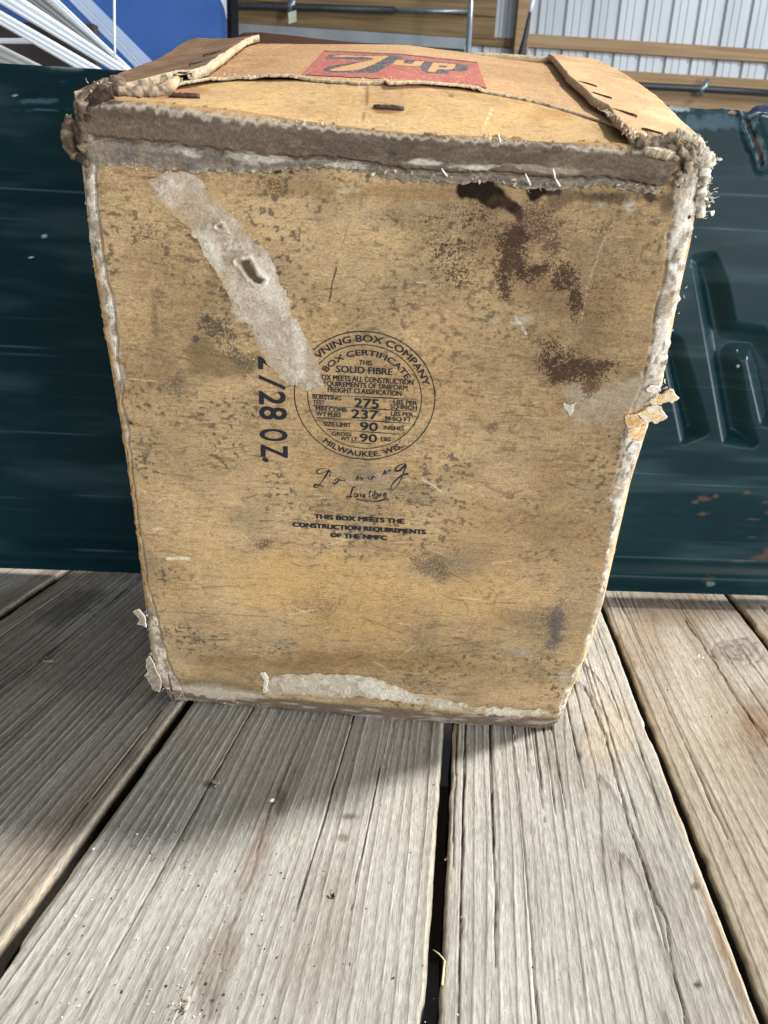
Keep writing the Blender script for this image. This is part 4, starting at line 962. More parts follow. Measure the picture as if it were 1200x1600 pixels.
def c4line(pr, body, x0, x1, yb, cap, bold=0.0):
    """yb: baseline (in the close-up's pixels) at the middle of the line"""
    xc = (x0 + x1) / 2; k = .05
    a = c4(x0, yb - (xc - x0) * k); b = c4(x1, yb + (x1 - xc) * k); vb = (a[1] + b[1]) / 2
    pr.line(body, a[0], b[0], vb, cap * .0000842, bold)
CC = (.1326, .2452)
st = Print()
st.ring(CC, .0363, .00058); st.ring(CC, .0294, .00050)
st.arc('DOWNING BOX COMPANY', CC, .0311, 161, 17, .0034, .012)
st.arc('BOX CERTIFICATE', CC, .0238, 145, 30, .0030, .008)
st.arc('MILWAUKEE. WIS.', CC, .0346, 231, 308, .0032, .008, True)
for args in (('THIS', 520, 605, 298, 32, .004), ('SOLID FIBRE', 368, 742, 352, 42, .03), ('BOX MEETS ALL CONSTRUCTION', 248, 882, 409, 34, .006), ('REQUIREMENTS OF UNIFORM', 258, 842, 447, 33, .006), ('FREIGHT CLASSIFICATION', 312, 802, 487, 33, .006),
             ('BURSTING', 210, 400, 525, 27, 0), ('TEST', 213, 290, 556, 27, 0), ('275', 490, 650, 579, 60, .03), ('LBS PER', 750, 905, 558, 29, .008), ('SQ INCH', 728, 905, 589, 29, .008),
             ('MIN COMB', 232, 438, 604, 29, 0), ('WT PLIES', 234, 400, 637, 29, 0), ('237', 470, 645, 652, 60, .03), ('LBS PER', 733, 880, 634, 29, .008), ('M SQ FT', 697, 868, 666, 29, .008),
             ('SIZE LIMIT', 283, 465, 704, 30, 0), ('90', 527, 643, 731, 58, .02), ('INCHES', 685, 820, 727, 28, .012), ('GROSS', 340, 468, 766, 28, 0), ('WT LT', 398, 508, 799, 27, 0), ('90', 525, 638, 806, 56, .02), ('LBS', 668, 727, 801, 28, .012)):
    c4line(st, *args)
for (x0, y0, x1, y1) in ((205, 492, 905, 523), (213, 566, 900, 602), (238, 646, 858, 682), (308, 722, 793, 754), (463, 808, 635, 820)):
    a = c4(x0, y0); b = c4(x1, y1); st.ribbon([(a[0] + (b[0] - a[0]) * t, a[1] + (b[1] - a[1]) * t) for t in np.linspace(0, 1, 12)], .00042)
st.build('certificate_stamp', M_ink, 'round black printed certificate with rings, ruled lines and small capitals')
sg = Print()
def poly4(pts, w): sg.ribbon([c4(*p) for p in pts], w)
poly4([(300, 985), (260, 988), (238, 1005), (250, 1022), (300, 1005), (320, 992)], .0007); poly4([(318, 995), (300, 1030), (270, 1075), (245, 1108), (222, 1112), (225, 1095), (250, 1096), (285, 1108)], .0008)
poly4([(318, 995), (328, 1015), (322, 1040)], .0006); poly4([(308, 1108), (314, 1106)], .0008); poly4([(328, 1106), (336, 1104)], .0008)
poly4([(350, 1075), (345, 1088), (362, 1086), (385, 1062), (378, 1050), (356, 1066)], .0007); poly4([(385, 1058), (405, 1066), (428, 1064)], .0007)
poly4([(500, 1062), (508, 1042), (512, 1036), (514, 1058), (530, 1040), (536, 1058), (548, 1046)], .0006); poly4([(580, 1040), (585, 1058), (605, 1052), (615, 1036), (630, 1044)], .0006)
poly4([(680, 1028), (690, 1008), (694, 1002), (696, 1025), (712, 1004), (726, 998), (730, 1004)], .0007)
poly4([(830, 952), (800, 958), (768, 980), (766, 1000), (795, 996), (832, 960), (822, 1000), (798, 1060), (765, 1112), (738, 1126), (736, 1100), (768, 1062), (810, 1030), (850, 1022)], .0008)
sg.build('maker_signature', M_inkworn, 'worn black script signature under the round certificate')
lf = Print()
def polyl(pts, w): lf.ribbon([c4(*p) for p in pts], w)
polyl([(502, 1108), (480, 1112), (466, 1150), (460, 1180), (440, 1186), (442, 1172), (475, 1172)], .0007); polyl([(495, 1150), (484, 1168), (496, 1176), (508, 1158), (495, 1148)], .0006); polyl([(512, 1176), (516, 1154), (528, 1152), (532, 1176)], .0006)
polyl([(556, 1154), (542, 1162), (550, 1176), (560, 1156), (556, 1196), (535, 1190)], .0006); polyl([(600, 1128), (590, 1150), (590, 1178)], .0007); polyl([(612, 1152), (612, 1178)], .0007); polyl([(626, 1130), (626, 1178), (646, 1172), (640, 1152), (626, 1158)], .0007)
polyl([(658, 1154), (660, 1178)], .0007); polyl([(660, 1162), (676, 1152)], .0006); polyl([(684, 1166), (704, 1160), (696, 1150), (684, 1162), (690, 1178), (706, 1176)], .0007); polyl([(500, 1188), (560, 1200), (640, 1204), (690, 1192), (704, 1196)], .0007)
lf.build('fibre_script', M_inkworn, 'small worn script line under the signature')
nt_ = Print()
for args in (('THIS BOX MEETS THE', 222, 818, 1335, 36, .07), ('CONSTRUCTION REQUIREMENTS', 78, 962, 1398, 36, .07), ('OF THE NMFC', 330, 702, 1452, 36, .07)): c4line(nt_, *args)
nt_.build('printed_notice', M_ink, 'three short lines of bold black capitals low on the panel')
sz = Print()
def cz(x, y): return face_at(350 + x / 4.444, 540 + y / 4.444)
def rot_glyph(ch, xa, xb, ya, yb, bold=.03):
    """glyph turned a quarter clockwise: its top faces right; box in the close-up's pixels"""
    v, f = glyphs(ch); x0, y0 = v.min(0); x1, y1 = v.max(0); h = (v[:, 1] - y0) / (y1 - y0); w_ = (v[:, 0] - x0) / (x1 - x0)
    P = [cz(xa + (xb - xa) * hh, ya + (yb - ya) * ww + (hh - .5) * 10) for hh, ww in zip(h, w_)]; sz.add(P, f, .00042)
for ch, xa, xb, ya, yb, b in (('2', 245, 425, 74, 160, .04), ('2', 252, 425, 312, 402, .04), ('8', 252, 436, 418, 504, .04), ('O', 254, 440, 572, 652, .05), ('Z', 264, 441, 684, 766, .04), ('.', 276, 306, 770, 796, 0)): rot_glyph(ch, xa, xb, ya, yb, b)
sl0 = [cz(243, 196), cz(243, 222), cz(428, 302), cz(428, 276)]; sz.add(sl0, [(0, 1, 2, 3)])
sz.build('size_marking', M_ink, 'large black sideways marking /28 OZ. left of the certificate')

# ---- brand print on the top sheet ----------------------------------
def brand_print():
    k5 = lambda pts: [(470 + x / 4.0, 60 + y / 4.0) for x, y in pts]
    quad = k5([(146, 74), (640, 96), (1104, 146), (1164, 312), (700, 272), (400, 246), (0, 226)])
    qq = np.array([on_top(x, y, SHEET) for x, y in quad]); u0, w0 = qq.min(0) - .004; u1, w1 = qq.max(0) + .004
    u, w = np.meshgrid(np.arange(u0, u1, .00035), np.arange(w0, min(w1, DEP), .0009)); sh = u.shape; u = u.ravel(); w = w.ravel()
    n = fbm(u * 60, w * 60, 4, 642) - .5; v = Tf(u, w) + SHEET + .0004 * n + .00035
    X_, Y_ = to_photo(loc2w(np.stack([u, w, v], 1)))
    X5 = (X_ - 470) * 4; Y5 = (Y_ - 60) * 4
    j1 = fbm(u * 500, w * 300, 4, 690); j2 = fbm(u * 1300, w * 500, 3, 691)
    sd = lambda p: poly_sd(X5, Y5, p)
    RED = lin(170, 98, 88); DK = lin(74, 80, 86); TN = lin(196, 150, 102); EDGE = lin(84, 58, 56)
    c_ = np.ones((len(u), 3)) * RED; c_ = mixc(c_, lin(154, 86, 78), ss(.45, .7, fbm(u * 40, w * 40, 3, 692)) * .6)
    P5 = lambda p: [(470 + x / 4, 60 + y / 4) for x, y in p]
    c_ = mixc(c_, EDGE, (1 - ss(2, 7, np.minimum(line_d(X5, Y5, [(146, 78), (640, 101), (1104, 151)]), line_d(X5, Y5, [(780, 274), (1000, 292), (1160, 309)])))) * .85)
    dark7 = [(148, 122), (180, 102), (240, 100), (420, 104), (560, 104), (660, 118), (600, 140), (556, 165), (520, 186), (470, 216), (300, 215), (180, 212), (138, 200), (150, 184), (190, 172), (260, 160), (330, 148), (420, 138), (330, 133), (220, 130), (170, 128)]
    tan7 = [(196, 112), (225, 105), (400, 109), (552, 109), (516, 130), (470, 154), (420, 176), (360, 197), (270, 203), (190, 203), (178, 196), (230, 182), (300, 165), (380, 148), (462, 130), (440, 120), (360, 114), (260, 116)]
    darkup = [(560, 150), (600, 126), (690, 132), (770, 134), (800, 146), (860, 146), (990, 158), (1040, 168), (1052, 188), (1022, 209), (965, 204), (930, 204), (915, 224), (840, 220), (780, 214), (752, 196), (745, 180), (690, 176), (610, 172)]
    tanu = [(598, 134), (648, 137), (640, 156), (690, 159), (716, 139), (772, 142), (748, 172), (690, 172), (604, 168), (576, 158)]
    tanp = [(828, 150), (968, 160), (962, 180), (944, 196), (880, 192), (856, 192), (838, 212), (788, 206), (806, 184)]
    holep = [(868, 167), (918, 170), (908, 183), (862, 180)]
    for p, cc in ((dark7, DK), (darkup, DK), (tan7, TN), (tanu, TN), (tanp, TN), (holep, DK)):
        c_ = mixc(c_, cc, ss(-2.2, 2.2, sd(p) + (j1 - .5) * 6))
    c_ = mixc(c_, lin(222, 186, 146), ss(.62, .74, j2) * .40); c_ = mixc(c_, lin(190, 140, 110), ss(.55, .75, j1) * .25)
    c_ = mixc(c_, lin(220, 170, 120), (1 - ss(.4, 1.2, np.sqrt(((X5 - 990) / 50) ** 2 + ((Y5 - 235) / 10) ** 2) + j1)) * .6)
    keep = poly_sd(X_, Y_, quad) + (j1 - .5) * 1.5 > 0
    w_front = np.interp(u, np.sort(TEAR[:, 0]), TEAR[np.argsort(TEAR[:, 0]), 1]) + .004
    keep &= w > w_front
    o = grid_mesh('brand_print', np.stack([u, w, v], 1).reshape(sh + (3,)), c_, M_board, sheet, True, keep)
    o['label'] = 'faded red printed panel with tan and grey lettering'
brand_print()

# ---- crumpled and frayed corners -----------------------------------
def k6(x, y, d): u_, v_ = face_at(90 + x / 7.5, 110 + y / 7.5, d); return (u_, d, v_)
def roll(name, pts, rad, rgb, seed, n=46, flat=1.0, alt=None, wob=.3, ns=14):
    p = spline(pts, n); rr = rad * (.92 + .6 * fbm(np.linspace(0, 5, n), np.zeros(n), 3, seed)); rr[0] *= .5; rr[-1] *= .5
    V_, F_ = tube(p, rr, ns, wob, seed, flat); V_ = np.array(V_)
    nn = fbm(V_[:, 0] * 500, V_[:, 2] * 500 + V_[:, 1] * 300, 4, seed)
    return V_, F_, mixc(np.ones((len(V_), 3)) * lin(*rgb), lin(*(alt or [k * .58 for k in rgb])), ss(.42, .66, nn) * .85)
def join(name, parts, mat, label=None, par=box):
    VV = []; FF = []; CC_ = []; o = 0
    for V_, F_, c_ in parts:
        VV.append(np.asarray(V_)); FF += [tuple(i + o for i in f) for f in F_]; CC_.append(c_); o += len(V_)
    ob = raw_mesh(name, np.vstack(VV), FF, mat, par, True, np.vstack(CC_))
    if label: ob['label'] = label
    return ob
B1, B2, B3 = (96, 81, 67), (120, 103, 86), (76, 62, 51)
def K(pts, d0, d1): return [k6(x, y, d0 + (d1 - d0) * i / (len(pts) - 1)) for i, (x, y) in enumerate(pts)]
parts_ = [roll('', K([(640, 140), (560, 145), (480, 185), (380, 255), (300, 315), (245, 375), (235, 430), (265, 500)], .010, .001), .0015, B2, 1),
          roll('', K([(650, 205), (540, 225), (440, 300), (360, 380), (300, 430), (290, 490), (320, 555)], .005, -.001), .0015, B1, 2),
          roll('', K([(655, 265), (560, 285), (480, 335), (420, 400), (380, 470), (350, 530), (390, 580)], .001, -.002), .0015, B3, 3),
          roll('', K([(600, 180), (500, 215), (400, 290), (320, 360), (275, 420), (280, 500)], .006, -.0005), .0008, (190, 174, 152), 4),
          roll('', K([(640, 130), (690, 130), (740, 170), (700, 220), (660, 250)], .010, .004), .0018, B2, 5),
          roll('', K([(690, 235), (820, 245), (960, 250), (1100, 245), (1230, 232), (1330, 210)], .002, .014), .0024, (158, 136, 114), 6, flat=.7)]
join('crumpled_corner', parts_, M_pulp, 'crumpled rolled ply curling round the upper left corner')
parts_ = [roll('', K([(170, 570), (135, 640), (118, 740), (130, 860), (180, 960), (235, 1020)], .004, .002), .0021, B2, 11),
          roll('', K([(195, 600), (222, 680), (250, 780), (275, 860)], .000, -.002), .0014, B3, 12),
          roll('', K([(270, 590), (300, 680), (312, 760), (300, 840)], -.001, -.003), .0016, B1, 13),
          roll('', K([(390, 560), (400, 690), (385, 790), (330, 870), (270, 940)], .001, -.002), .0019, (134, 114, 94), 14),
          roll('', K([(150, 830), (165, 900), (205, 950)], -.001, -.001), .0008, (96, 78, 64), 15),
          roll('', K([(235, 1000), (300, 1050), (372, 1085)], .001, -.001), .0017, B1, 16),
          roll('', K([(330, 880), (360, 960), (390, 1040)], -.0005, -.0015), .0010, B3, 17),
          roll('', K([(440, 560), (470, 640), (480, 720), (455, 790)], .004, .004), .0020, (30, 27, 27), 18)]  # the last, near-black roll paints the dark hole between the lobes
join('crumpled_corner', parts_, M_pulp, 'fist-like crumpled lump of ply below the upper left corner roll')
def k7(x, y, d):
    x = x - 70 * max(0, min(1, (x - 850) / 150)); u_, v_ = face_at(980 + x / 8.0, 180 + y / 8.0, d); return (u_, d, v_)
def K7(pts, d0, d1): return [k7(x, y, d0 + (d1 - d0) * i / (len(pts) - 1)) for i, (x, y) in enumerate(pts)]
G1, G2 = (150, 134, 116), (214, 204, 186)
parts_ = [roll('', K7([(90, 270), (180, 320), (310, 335), (450, 325), (560, 290), (660, 320)], .004, -.001), .0019, (146, 128, 106), 21),
          roll('', K7([(110, 330), (250, 375), (400, 400), (560, 410), (680, 400)], .000, -.001), .0017, (128, 110, 92), 22),
          roll('', K7([(640, 420), (720, 480), (760, 560), (770, 650), (720, 690)], -.002, -.003), .0015, G1, 23),
          roll('', K7([(720, 370), (790, 450), (810, 560), (830, 640)], -.001, -.002), .0015, (132, 116, 98), 24),
          roll('', K7([(800, 350), (850, 440), (870, 560), (850, 660)], .001, .000), .0015, G1, 25),
          roll('', K7([(600, 250), (720, 265), (840, 320), (950, 390)], .004, .003), .0020, (190, 176, 154), 26),
          roll('', K7([(880, 400), (960, 430), (1040, 480), (1090, 560), (1110, 640)], .002, .002), .0021, G2, 27),
          roll('', K7([(930, 520), (980, 600), (1030, 690), (1040, 790), (1000, 880)], .002, .002), .0019, G2, 28),
          roll('', K7([(980, 900), (1000, 980), (960, 1080), (980, 1180), (970, 1280)], .003, .003), .0017, G2, 30),
          roll('', K7([(620, 700), (680, 760), (640, 830), (590, 860)], -.002, -.003), .0011, (170, 154, 132), 31),
          roll('', K7([(700, 720), (660, 800), (600, 880)], .003, .003), .0022, (42, 36, 33), 32)]  # the near-black roll paints the dark gap beside the strip's end
join('frayed_corner', parts_, M_pulp, 'pale frayed ply burst open at the upper right corner')

def flake(c, size, seed, rgb, nrm=None, curl=.35):
    r_ = random.Random(seed); n = 7; ax = Vector((r_.gauss(0, 1), r_.gauss(0, 1), r_.gauss(0, 1))) if nrm is None else Vector(nrm) + Vector((r_.gauss(0, .45), r_.gauss(0, .45), r_.gauss(0, .45)))
    ax.normalize(); a = ax.orthogonal().normalized(); b = ax.cross(a); an = r_.uniform(0, 6.28); el = r_.uniform(.35, .8)
    V_ = []; c = Vector(c)
    for side in (0, 1):
        V_.append(c + ax * (size * .12 * (1 - 2 * side)))
        for k in range(n):
            th = 2 * math.pi * k / n; rr = size * random.Random(seed * 13 + k).uniform(.6, 1.25)
            x = rr * math.cos(th); y = rr * math.sin(th) * el; x, y = x * math.cos(an) - y * math.sin(an), x * math.sin(an) + y * math.cos(an)
            V_.append(c + a * x + b * y + ax * (curl * (x * x) / size - size * .05 * side))
    F_ = []
    for k in range(n):
        k2 = (k + 1) % n; F_ += [(0, 1 + k, 1 + k2), (n + 1, n + 2 + k2, n + 2 + k), (1 + k2, 1 + k, n + 2 + k, n + 2 + k2)]
    g = random.Random(seed).uniform(.8, 1.08)
    return np.array(V_), F_, np.ones((len(V_), 3)) * lin(*[min(255, k * g) for k in rgb])
def fibre(c, d, L, seed, rgb, rad=.00013):
    r_ = random.Random(seed); p = [np.array(c, float)]; d = np.array(d, float)
    for k in range(4):
        d = d + np.array([r_.gauss(0, .45), r_.gauss(0, .45), r_.gauss(0, .45)]); d /= np.linalg.norm(d); p.append(p[-1] + d * L / 4)
    V_, F_ = tube(np.array(p), [rad, rad, rad, rad * .8, rad * .4], 3)
    return np.array(V_), F_, np.ones((len(V_), 3)) * lin(*rgb)
fr_parts = []; sd_ = 0
def fray(line, dens, size, flen, outward, rgb, spread=.0012, ffrac=.5):
    """line of local points, dens = pieces per metre"""
    global sd_
    p = spline(line, 80); L = np.sum(np.linalg.norm(np.diff(p, axis=0), axis=1)); N = int(L * dens)
    for k in range(N):
        sd_ += 1; r_ = random.Random(sd_ * 7919); q = p[int(r_.random() * 79)] + np.array([r_.gauss(0, spread) for _ in range(3)])
        o = np.array(outward, float) + np.array([r_.gauss(0, .4) for _ in range(3)])
        if r_.random() < ffrac: fr_parts.append(fibre(q, o, flen * r_.uniform(.4, 1.3), sd_, rgb))
        else: fr_parts.append(flake(q, size * r_.uniform(.4, 1.25), sd_, rgb, o, .3))
def FL(pts, d): return [(*face_at(x, y, d),) for x, y in pts]
def FP(pts, d): return [(face_at(x, y, d)[0], d, face_at(x, y, d)[1]) for x, y in pts]
WHITE = (224, 216, 200); PALE = (198, 186, 168)
fray(FP([(1060, 212), (1085, 226), (1108, 245), (1112, 262), (1106, 290), (1108, 320), (1098, 340)], .003), 1500, .0013, .0028, (1, -.2, .2), WHITE, .0013, .45)
fray(FP([(1091, 340), (1083, 390), (1074, 440), (1066, 470), (1051, 520), (1040, 580)], .003), 90, .0010, .0012, (1, -.2, 0), WHITE, .0003, .1)
fray(FP([(1036, 600), (1014, 650), (995, 700), (982, 760), (970, 810), (959, 860)], .003), 140, .0010, .0016, (1, -.3, 0), WHITE, .0003, .2)
fray(FP([(1035, 600), (1020, 630), (1000, 660)], .001), 1500, .0013, .003, (.8, -.6, 0), (222, 200, 164), .0015, .3)
fray(FP([(953, 880), (938, 950), (918, 1020), (893, 1080), (872, 1118)], .004), 220, .0008, .0012, (1, -.1, 0), PALE, .0004, .3)
fray(FP([(130, 255), (135, 320), (143, 385), (152, 440)], .003), 200, .0009, .0014, (-1, -.2, 0), PALE, .0004, .3)
fray(FP([(100, 225), (104, 200), (118, 160), (150, 132), (180, 132)], .004), 700, .0009, .002, (-.7, -.1, .5), PALE, .0010, .5)
fray(FP([(228, 950), (236, 990), (240, 1050), (250, 1082)], .003), 700, .0011, .003, (-1, -.3, 0), WHITE, .0010, .4)
fray(FP([(250, 1075), (300, 1092), (400, 1100), (560, 1108), (700, 1116), (840, 1128)], .000), 420, .0011, .002, (0, -1, -.3), (176, 162, 142), .0008, .3)
fray(FP([(160, 165), (300, 180), (420, 190), (560, 192), (640, 200), (760, 216), (860, 230), (1000, 240)], .000), 800, .0007, .0022, (0, -.7, .7), (208, 194, 168), .0007, .5)
fray(FP([(160, 270), (280, 262), (400, 268), (520, 262), (640, 272), (760, 280), (900, 290), (1040, 292)], -.003), 520, .0011, .0028, (0, -.9, -.4), (190, 178, 160), .0010, .45)
fray([topP(x, y, .003) for x, y in ((262, 134), (352, 121), (450, 120), (560, 124), (640, 129), (720, 135), (800, 147), (900, 171))], 700, .0006, .0018, (0, -.6, .7), (226, 206, 172), .0005, .5)
fray([topP(x, y, .006) for x, y in ((940, 172), (960, 185), (980, 205), (993, 213))], 1500, .0010, .002, (-.4, -.5, .5), (222, 206, 176), .0008, .3)
fray(FP([(230, 285), (300, 370), (350, 480), (400, 570)], -.0008), 240, .0006, .0022, (0, -1, 0), (206, 194, 176), .0012, .6)
fo = join('paper_fray', fr_parts, M_pulp); fo['kind'] = 'stuff'
# standing slivers below the top strip
for (x0, y0, x1, y1) in ((820, 270, 828, 288), (863, 262, 866, 276), (866, 276, 874, 290), (778, 208, 781, 222), (690, 262, 698, 274)):
    a = face_at(x0, y0, -.006); b = face_at(x1, y1, -.003); V_, F_ = tube([(a[0], -.008, a[1]), ((a[0] + b[0]) / 2, -.007, (a[1] + b[1]) / 2), (b[0], -.004, b[1])], [.0002, .00045, .0005], 6)
    raw_mesh('paper_sliver', V_, F_, M_pulp, box, True, np.ones((len(V_), 3)) * lin(226, 220, 208))
# torn tabs
def tab(pts, d0, curl, rgb, alt, seed, name='torn_tab', th=.0009, label=None):
    q = np.array([face_at(*p, d0) for p in pts]); u0, v0 = q.min(0) - .002; u1, v1 = q.max(0) + .002
    u, v = np.meshgrid(np.arange(u0, u1, .0004), np.arange(v0, v1, .0004)); sh = u.shape; u = u.ravel(); v = v.ravel()
    a = fbm(u * 400, v * 400, 4, seed); keep = poly_sd(u, v, q) + (a - .5) * .0012 > 0; t = (u - u0) / (u1 - u0)
    w = d0 + curl * t * t + .0012 * (fbm(u * 150, v * 150, 3, seed + 1) - .5)
    c_ = mixc(np.ones((len(u), 3)) * lin(*rgb), lin(*alt), ss(.42, .62, a) * .8); c_ = mixc(c_, lin(228, 220, 204), (1 - ss(.0, .0012, poly_sd(u, v, q))) * .6)
    o = grid_mesh(name, np.stack([u, w, v], 1).reshape(sh + (3,)), c_, M_pulp, box, True, keep)
    so = o.modifiers.new('s', 'SOLIDIFY'); so.thickness = th; so.offset = 0
    if label: o['label'] = label
k8 = lambda pts: [(860 + x / 5.4545, 560 + y / 5.4545) for x, y in pts]
tab(k8([(830, 370), (900, 320), (960, 290), (1000, 246), (1046, 250), (1058, 290), (1086, 318), (1062, 338), (1022, 378), (1008, 358), (970, 368), (942, 386), (870, 396)]), -.0015, -.0035, (222, 186, 134), (236, 216, 180), 801, label='upper tan tab of ply torn outward at the right edge')
tab(k8([(735, 470), (800, 430), (850, 398), (900, 382), (945, 396), (960, 440), (990, 478), (950, 515), (890, 550), (858, 532), (800, 552), (778, 520)]), -.002, -.0035, (226, 196, 150), (232, 224, 208), 802, label='lower pale tab of ply torn outward at the right edge')
tab(k8([(640, 482), (735, 472), (790, 530), (760, 575), (660, 592), (630, 540)]), -.0012, -.001, (196, 150, 96), (214, 180, 132), 803)
tab(k8([(806, 262), (850, 226), (920, 232), (944, 268), (884, 302), (830, 292)]), -.0016, -.001, (222, 214, 200), (204, 194, 178), 804)
tab(k8([(655, 755), (700, 706), (775, 716), (764, 772), (712, 822), (650, 792)]), -.0010, -.0012, (222, 212, 196), (200, 188, 170), 805)
tab(k8([(660, 600), (760, 580), (840, 560), (820, 610), (740, 680), (650, 680)]), -.0008, .001, (206, 160, 104), (222, 196, 156), 806)
kl = lambda pts: [(180 + x / 3.158, 840 + y / 3.158) for x, y in pts]
tab(kl([(84, 364), (118, 345), (152, 376), (160, 440), (138, 428), (108, 426), (122, 402), (104, 382)]), .001, -.002, (178, 166, 146), (146, 132, 112), 807)
tab(kl([(150, 600), (172, 572), (205, 640), (236, 700), (225, 756), (188, 752), (160, 696), (142, 680), (158, 660)]), .001, -.002, (164, 150, 130), (134, 120, 102), 808)
tab(kl([(712, 664), (740, 660), (760, 690), (750, 760), (728, 770), (734, 700)]), -.0006, -.0008, (214, 202, 184), (190, 176, 154), 809)
k9 = lambda pts: [(640 + x / 4.615, 240 + y / 4.615) for x, y in pts]
tab([(882, 640), (878, 628), (888, 632), (900, 627), (896, 640), (890, 652)], -.0008, -.001, (190, 178, 158), (164, 150, 128), 813)

# ================================================================== bits lying on the planks
def deck_thing(name, label, cat, x, y, build):
    p = deck_point(x, y, .001); o = build(p); o.name = name; tag(o, label, cat); return o
def clump(p, size, n, rgb, seed, fl=.5, flen=2.0):
    parts = []
    for k in range(n):
        r_ = random.Random(seed + k); c = (r_.gauss(0, size * .4), r_.gauss(0, size * .4), size * .25 + abs(r_.gauss(0, size * .25)))
        if r_.random() < fl: parts.append(flake(c, size * r_.uniform(.4, .9), seed + k * 3, rgb))
        else: parts.append(fibre(c, (r_.gauss(0, 1), r_.gauss(0, 1), .6), size * flen, seed + k, rgb, .00014))
    o = join('x', parts, M_debris, None, None); o.location = tuple(p); return o
deck_thing('dried_husk', 'curled dry seed husk on the shaded plank left of the box', 'seed husk', 73, 1036, lambda p: clump(p, .0042, 9, (132, 122, 104), 41, .7))
deck_thing('lint_tuft', 'small grey lint tuft on the wide plank below the box', 'lint', 338, 1225, lambda p: clump(p, .0026, 12, (150, 142, 126), 57, .5))
deck_thing('lint_tuft', 'fluffy whitish lint tuft at the bottom of the wide plank', 'lint', 290, 1574, lambda p: clump(p, .0028, 18, (196, 188, 170), 73, .45))
deck_thing('seed', 'dark brown seed lying alone mid-plank in the light', 'seed', 519, 1401, lambda p: clump(p, .0019, 4, (58, 46, 36), 91, 1.0))
deck_thing('paper_chip', 'tiny bright white paper chip near the round knot', 'paper chip', 1096, 1029, lambda p: clump(p, .0028, 2, (236, 230, 220), 95, 1.0))
deck_thing('wood_splinter', 'pale wood splinter beside the reddish streak below the box', 'splinter', 427, 1254, lambda p: clump(p, .0022, 3, (214, 190, 150), 99, 1.0))
def straw(p):
    a = deck_point(677, 1484, .003) - p; b = deck_point(695, 1501, .0015) - p
    V_, F_ = tube([a, (a + b) / 2 + [0, 0, .0008], b, b + np.array([-.0006, -.012, -.0005])], [.00018, .0003, .0004, .0005], 6)
    o = raw_mesh('x', V_, F_, M_debris, None, True, np.ones((len(V_), 3)) * lin(222, 206, 160)); o.location = tuple(p); return o
deck_thing('straw_bit', 'thin straw bit sticking out over the middle plank gap', 'straw', 690, 1492, straw)
gparts = []
r_ = random.Random(5)
def grit(cx, cy, sx, sy, n, s0=.0004):
    for k in range(n):
        x = r_.gauss(cx, sx); y = r_.gauss(cy, sy)
        if y < 1010 or y > 1610: continue
        p = deck_point(x, y, .0004); g = r_.random(); rgb = (226, 220, 206) if g < .3 else ((60, 48, 38) if g < .75 else (120, 92, 70))
        gparts.append(flake(p, s0 * r_.uniform(.5, 2.0), r_.randint(0, 10 ** 6), rgb, (0, 0, 1), .5))
grit(255, 1320, 40, 20, 50); grit(230, 1400, 60, 60, 60); grit(300, 1560, 60, 30, 60); grit(770, 1560, 60, 24, 46); grit(450, 1450, 150, 100, 70); grit(880, 1480, 120, 90, 60); grit(1130, 1090, 60, 40, 24); grit(150, 1530, 80, 50, 40); grit(620, 1350, 120, 120, 40)
gr = join('sawdust_grit', gparts, M_debris, None, None); tag(gr, 'scattered specks of sawdust and grit on the planks', 'grit', None, 'stuff')

# ================================================================== barn behind
WT = np.array([math.cos(math.radians(8.36)), math.sin(math.radians(8.36)), 0]); WN = np.array([WT[1], -WT[0], 0]); WO = np.array([0, 7.6, 0.])
def wall_at(x, y): q = on_plane(x, y, WO, WN) - WO; return q @ WT, q[2]
barn = tag(empty('barn_wall', tuple(WO)), 'ribbed pale metal barn wall on wooden girts and a post, far behind the box', 'barn wall')
def wbox(name, s0, s1, d0, d1, z0, z1, mat, par=barn, bev=.004):
    o = frame_box(name, (0, 0, 0), WT, WN, (0, 0, 1), s0, s1, d0, d1, z0 + .75, z1 + .75, mat, par, bev) if par is barn else frame_box(name, WO, WT, WN, (0, 0, 1), s0, s1, d0, d1, z0, z1, mat, par, bev)
    if par is barn: o.location = (0, 0, -.75)
    return o
rib = [(0, 0), (.016, -.032), (.040, -.032), (.052, 0), (.085, 0), (.092, -.007), (.102, -.007), (.110, 0), (.148, 0), (.155, -.007), (.165, -.007), (.173, 0)]
P9 = .2286; s_ref = wall_at(1005.5, 20)[0] - .022
k0 = math.floor((-9 - s_ref) / P9 / 4) * 4
for k in range(k0, k0 + 88, 4):
    prof = [(s_ref + (k + j) * P9 + x, d) for j in range(4) for x, d in rib] + [(s_ref + (k + 4) * P9 + .0005, 0)]
    V_ = []; 
    for z in (-.75, 4.3): V_ += [tuple(WT * s + WN * d + np.array([0, 0, z])) for s, d in prof]
    n = len(prof); o = raw_mesh('siding_panel', V_, [(i, i + 1, n + i + 1, n + i) for i in range(n - 1)], M_siding, barn)
    so = o.modifiers.new('s', 'SOLIDIFY'); so.thickness = .0012; so.offset = -1
Z = lambda x, y: wall_at(x, y)[1]
sP0, sP1 = wall_at(803, 30)[0], wall_at(824, 30)[0]
wbox('girt', sP1, 9, .002, .040, Z(1010, 87), Z(1010, 66.5), M_girt)
wbox('girt', sP1, 9, .002, .040, Z(1010, 137), Z(1010, 114), M_girt)
wbox('girt', sP1, 9, .002, .040, Z(1010, 178), Z(1010, 139), M_girt)
wbox('post', sP0, sP1, .042, .16, -.75, 4.3, M_girt)
sB1 = wall_at(774, 30)[0]
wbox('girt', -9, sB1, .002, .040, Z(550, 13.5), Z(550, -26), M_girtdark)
wbox('girt', -9, sB1, .002, .040, Z(550, 49), Z(550, 14.5), M_girtdark)
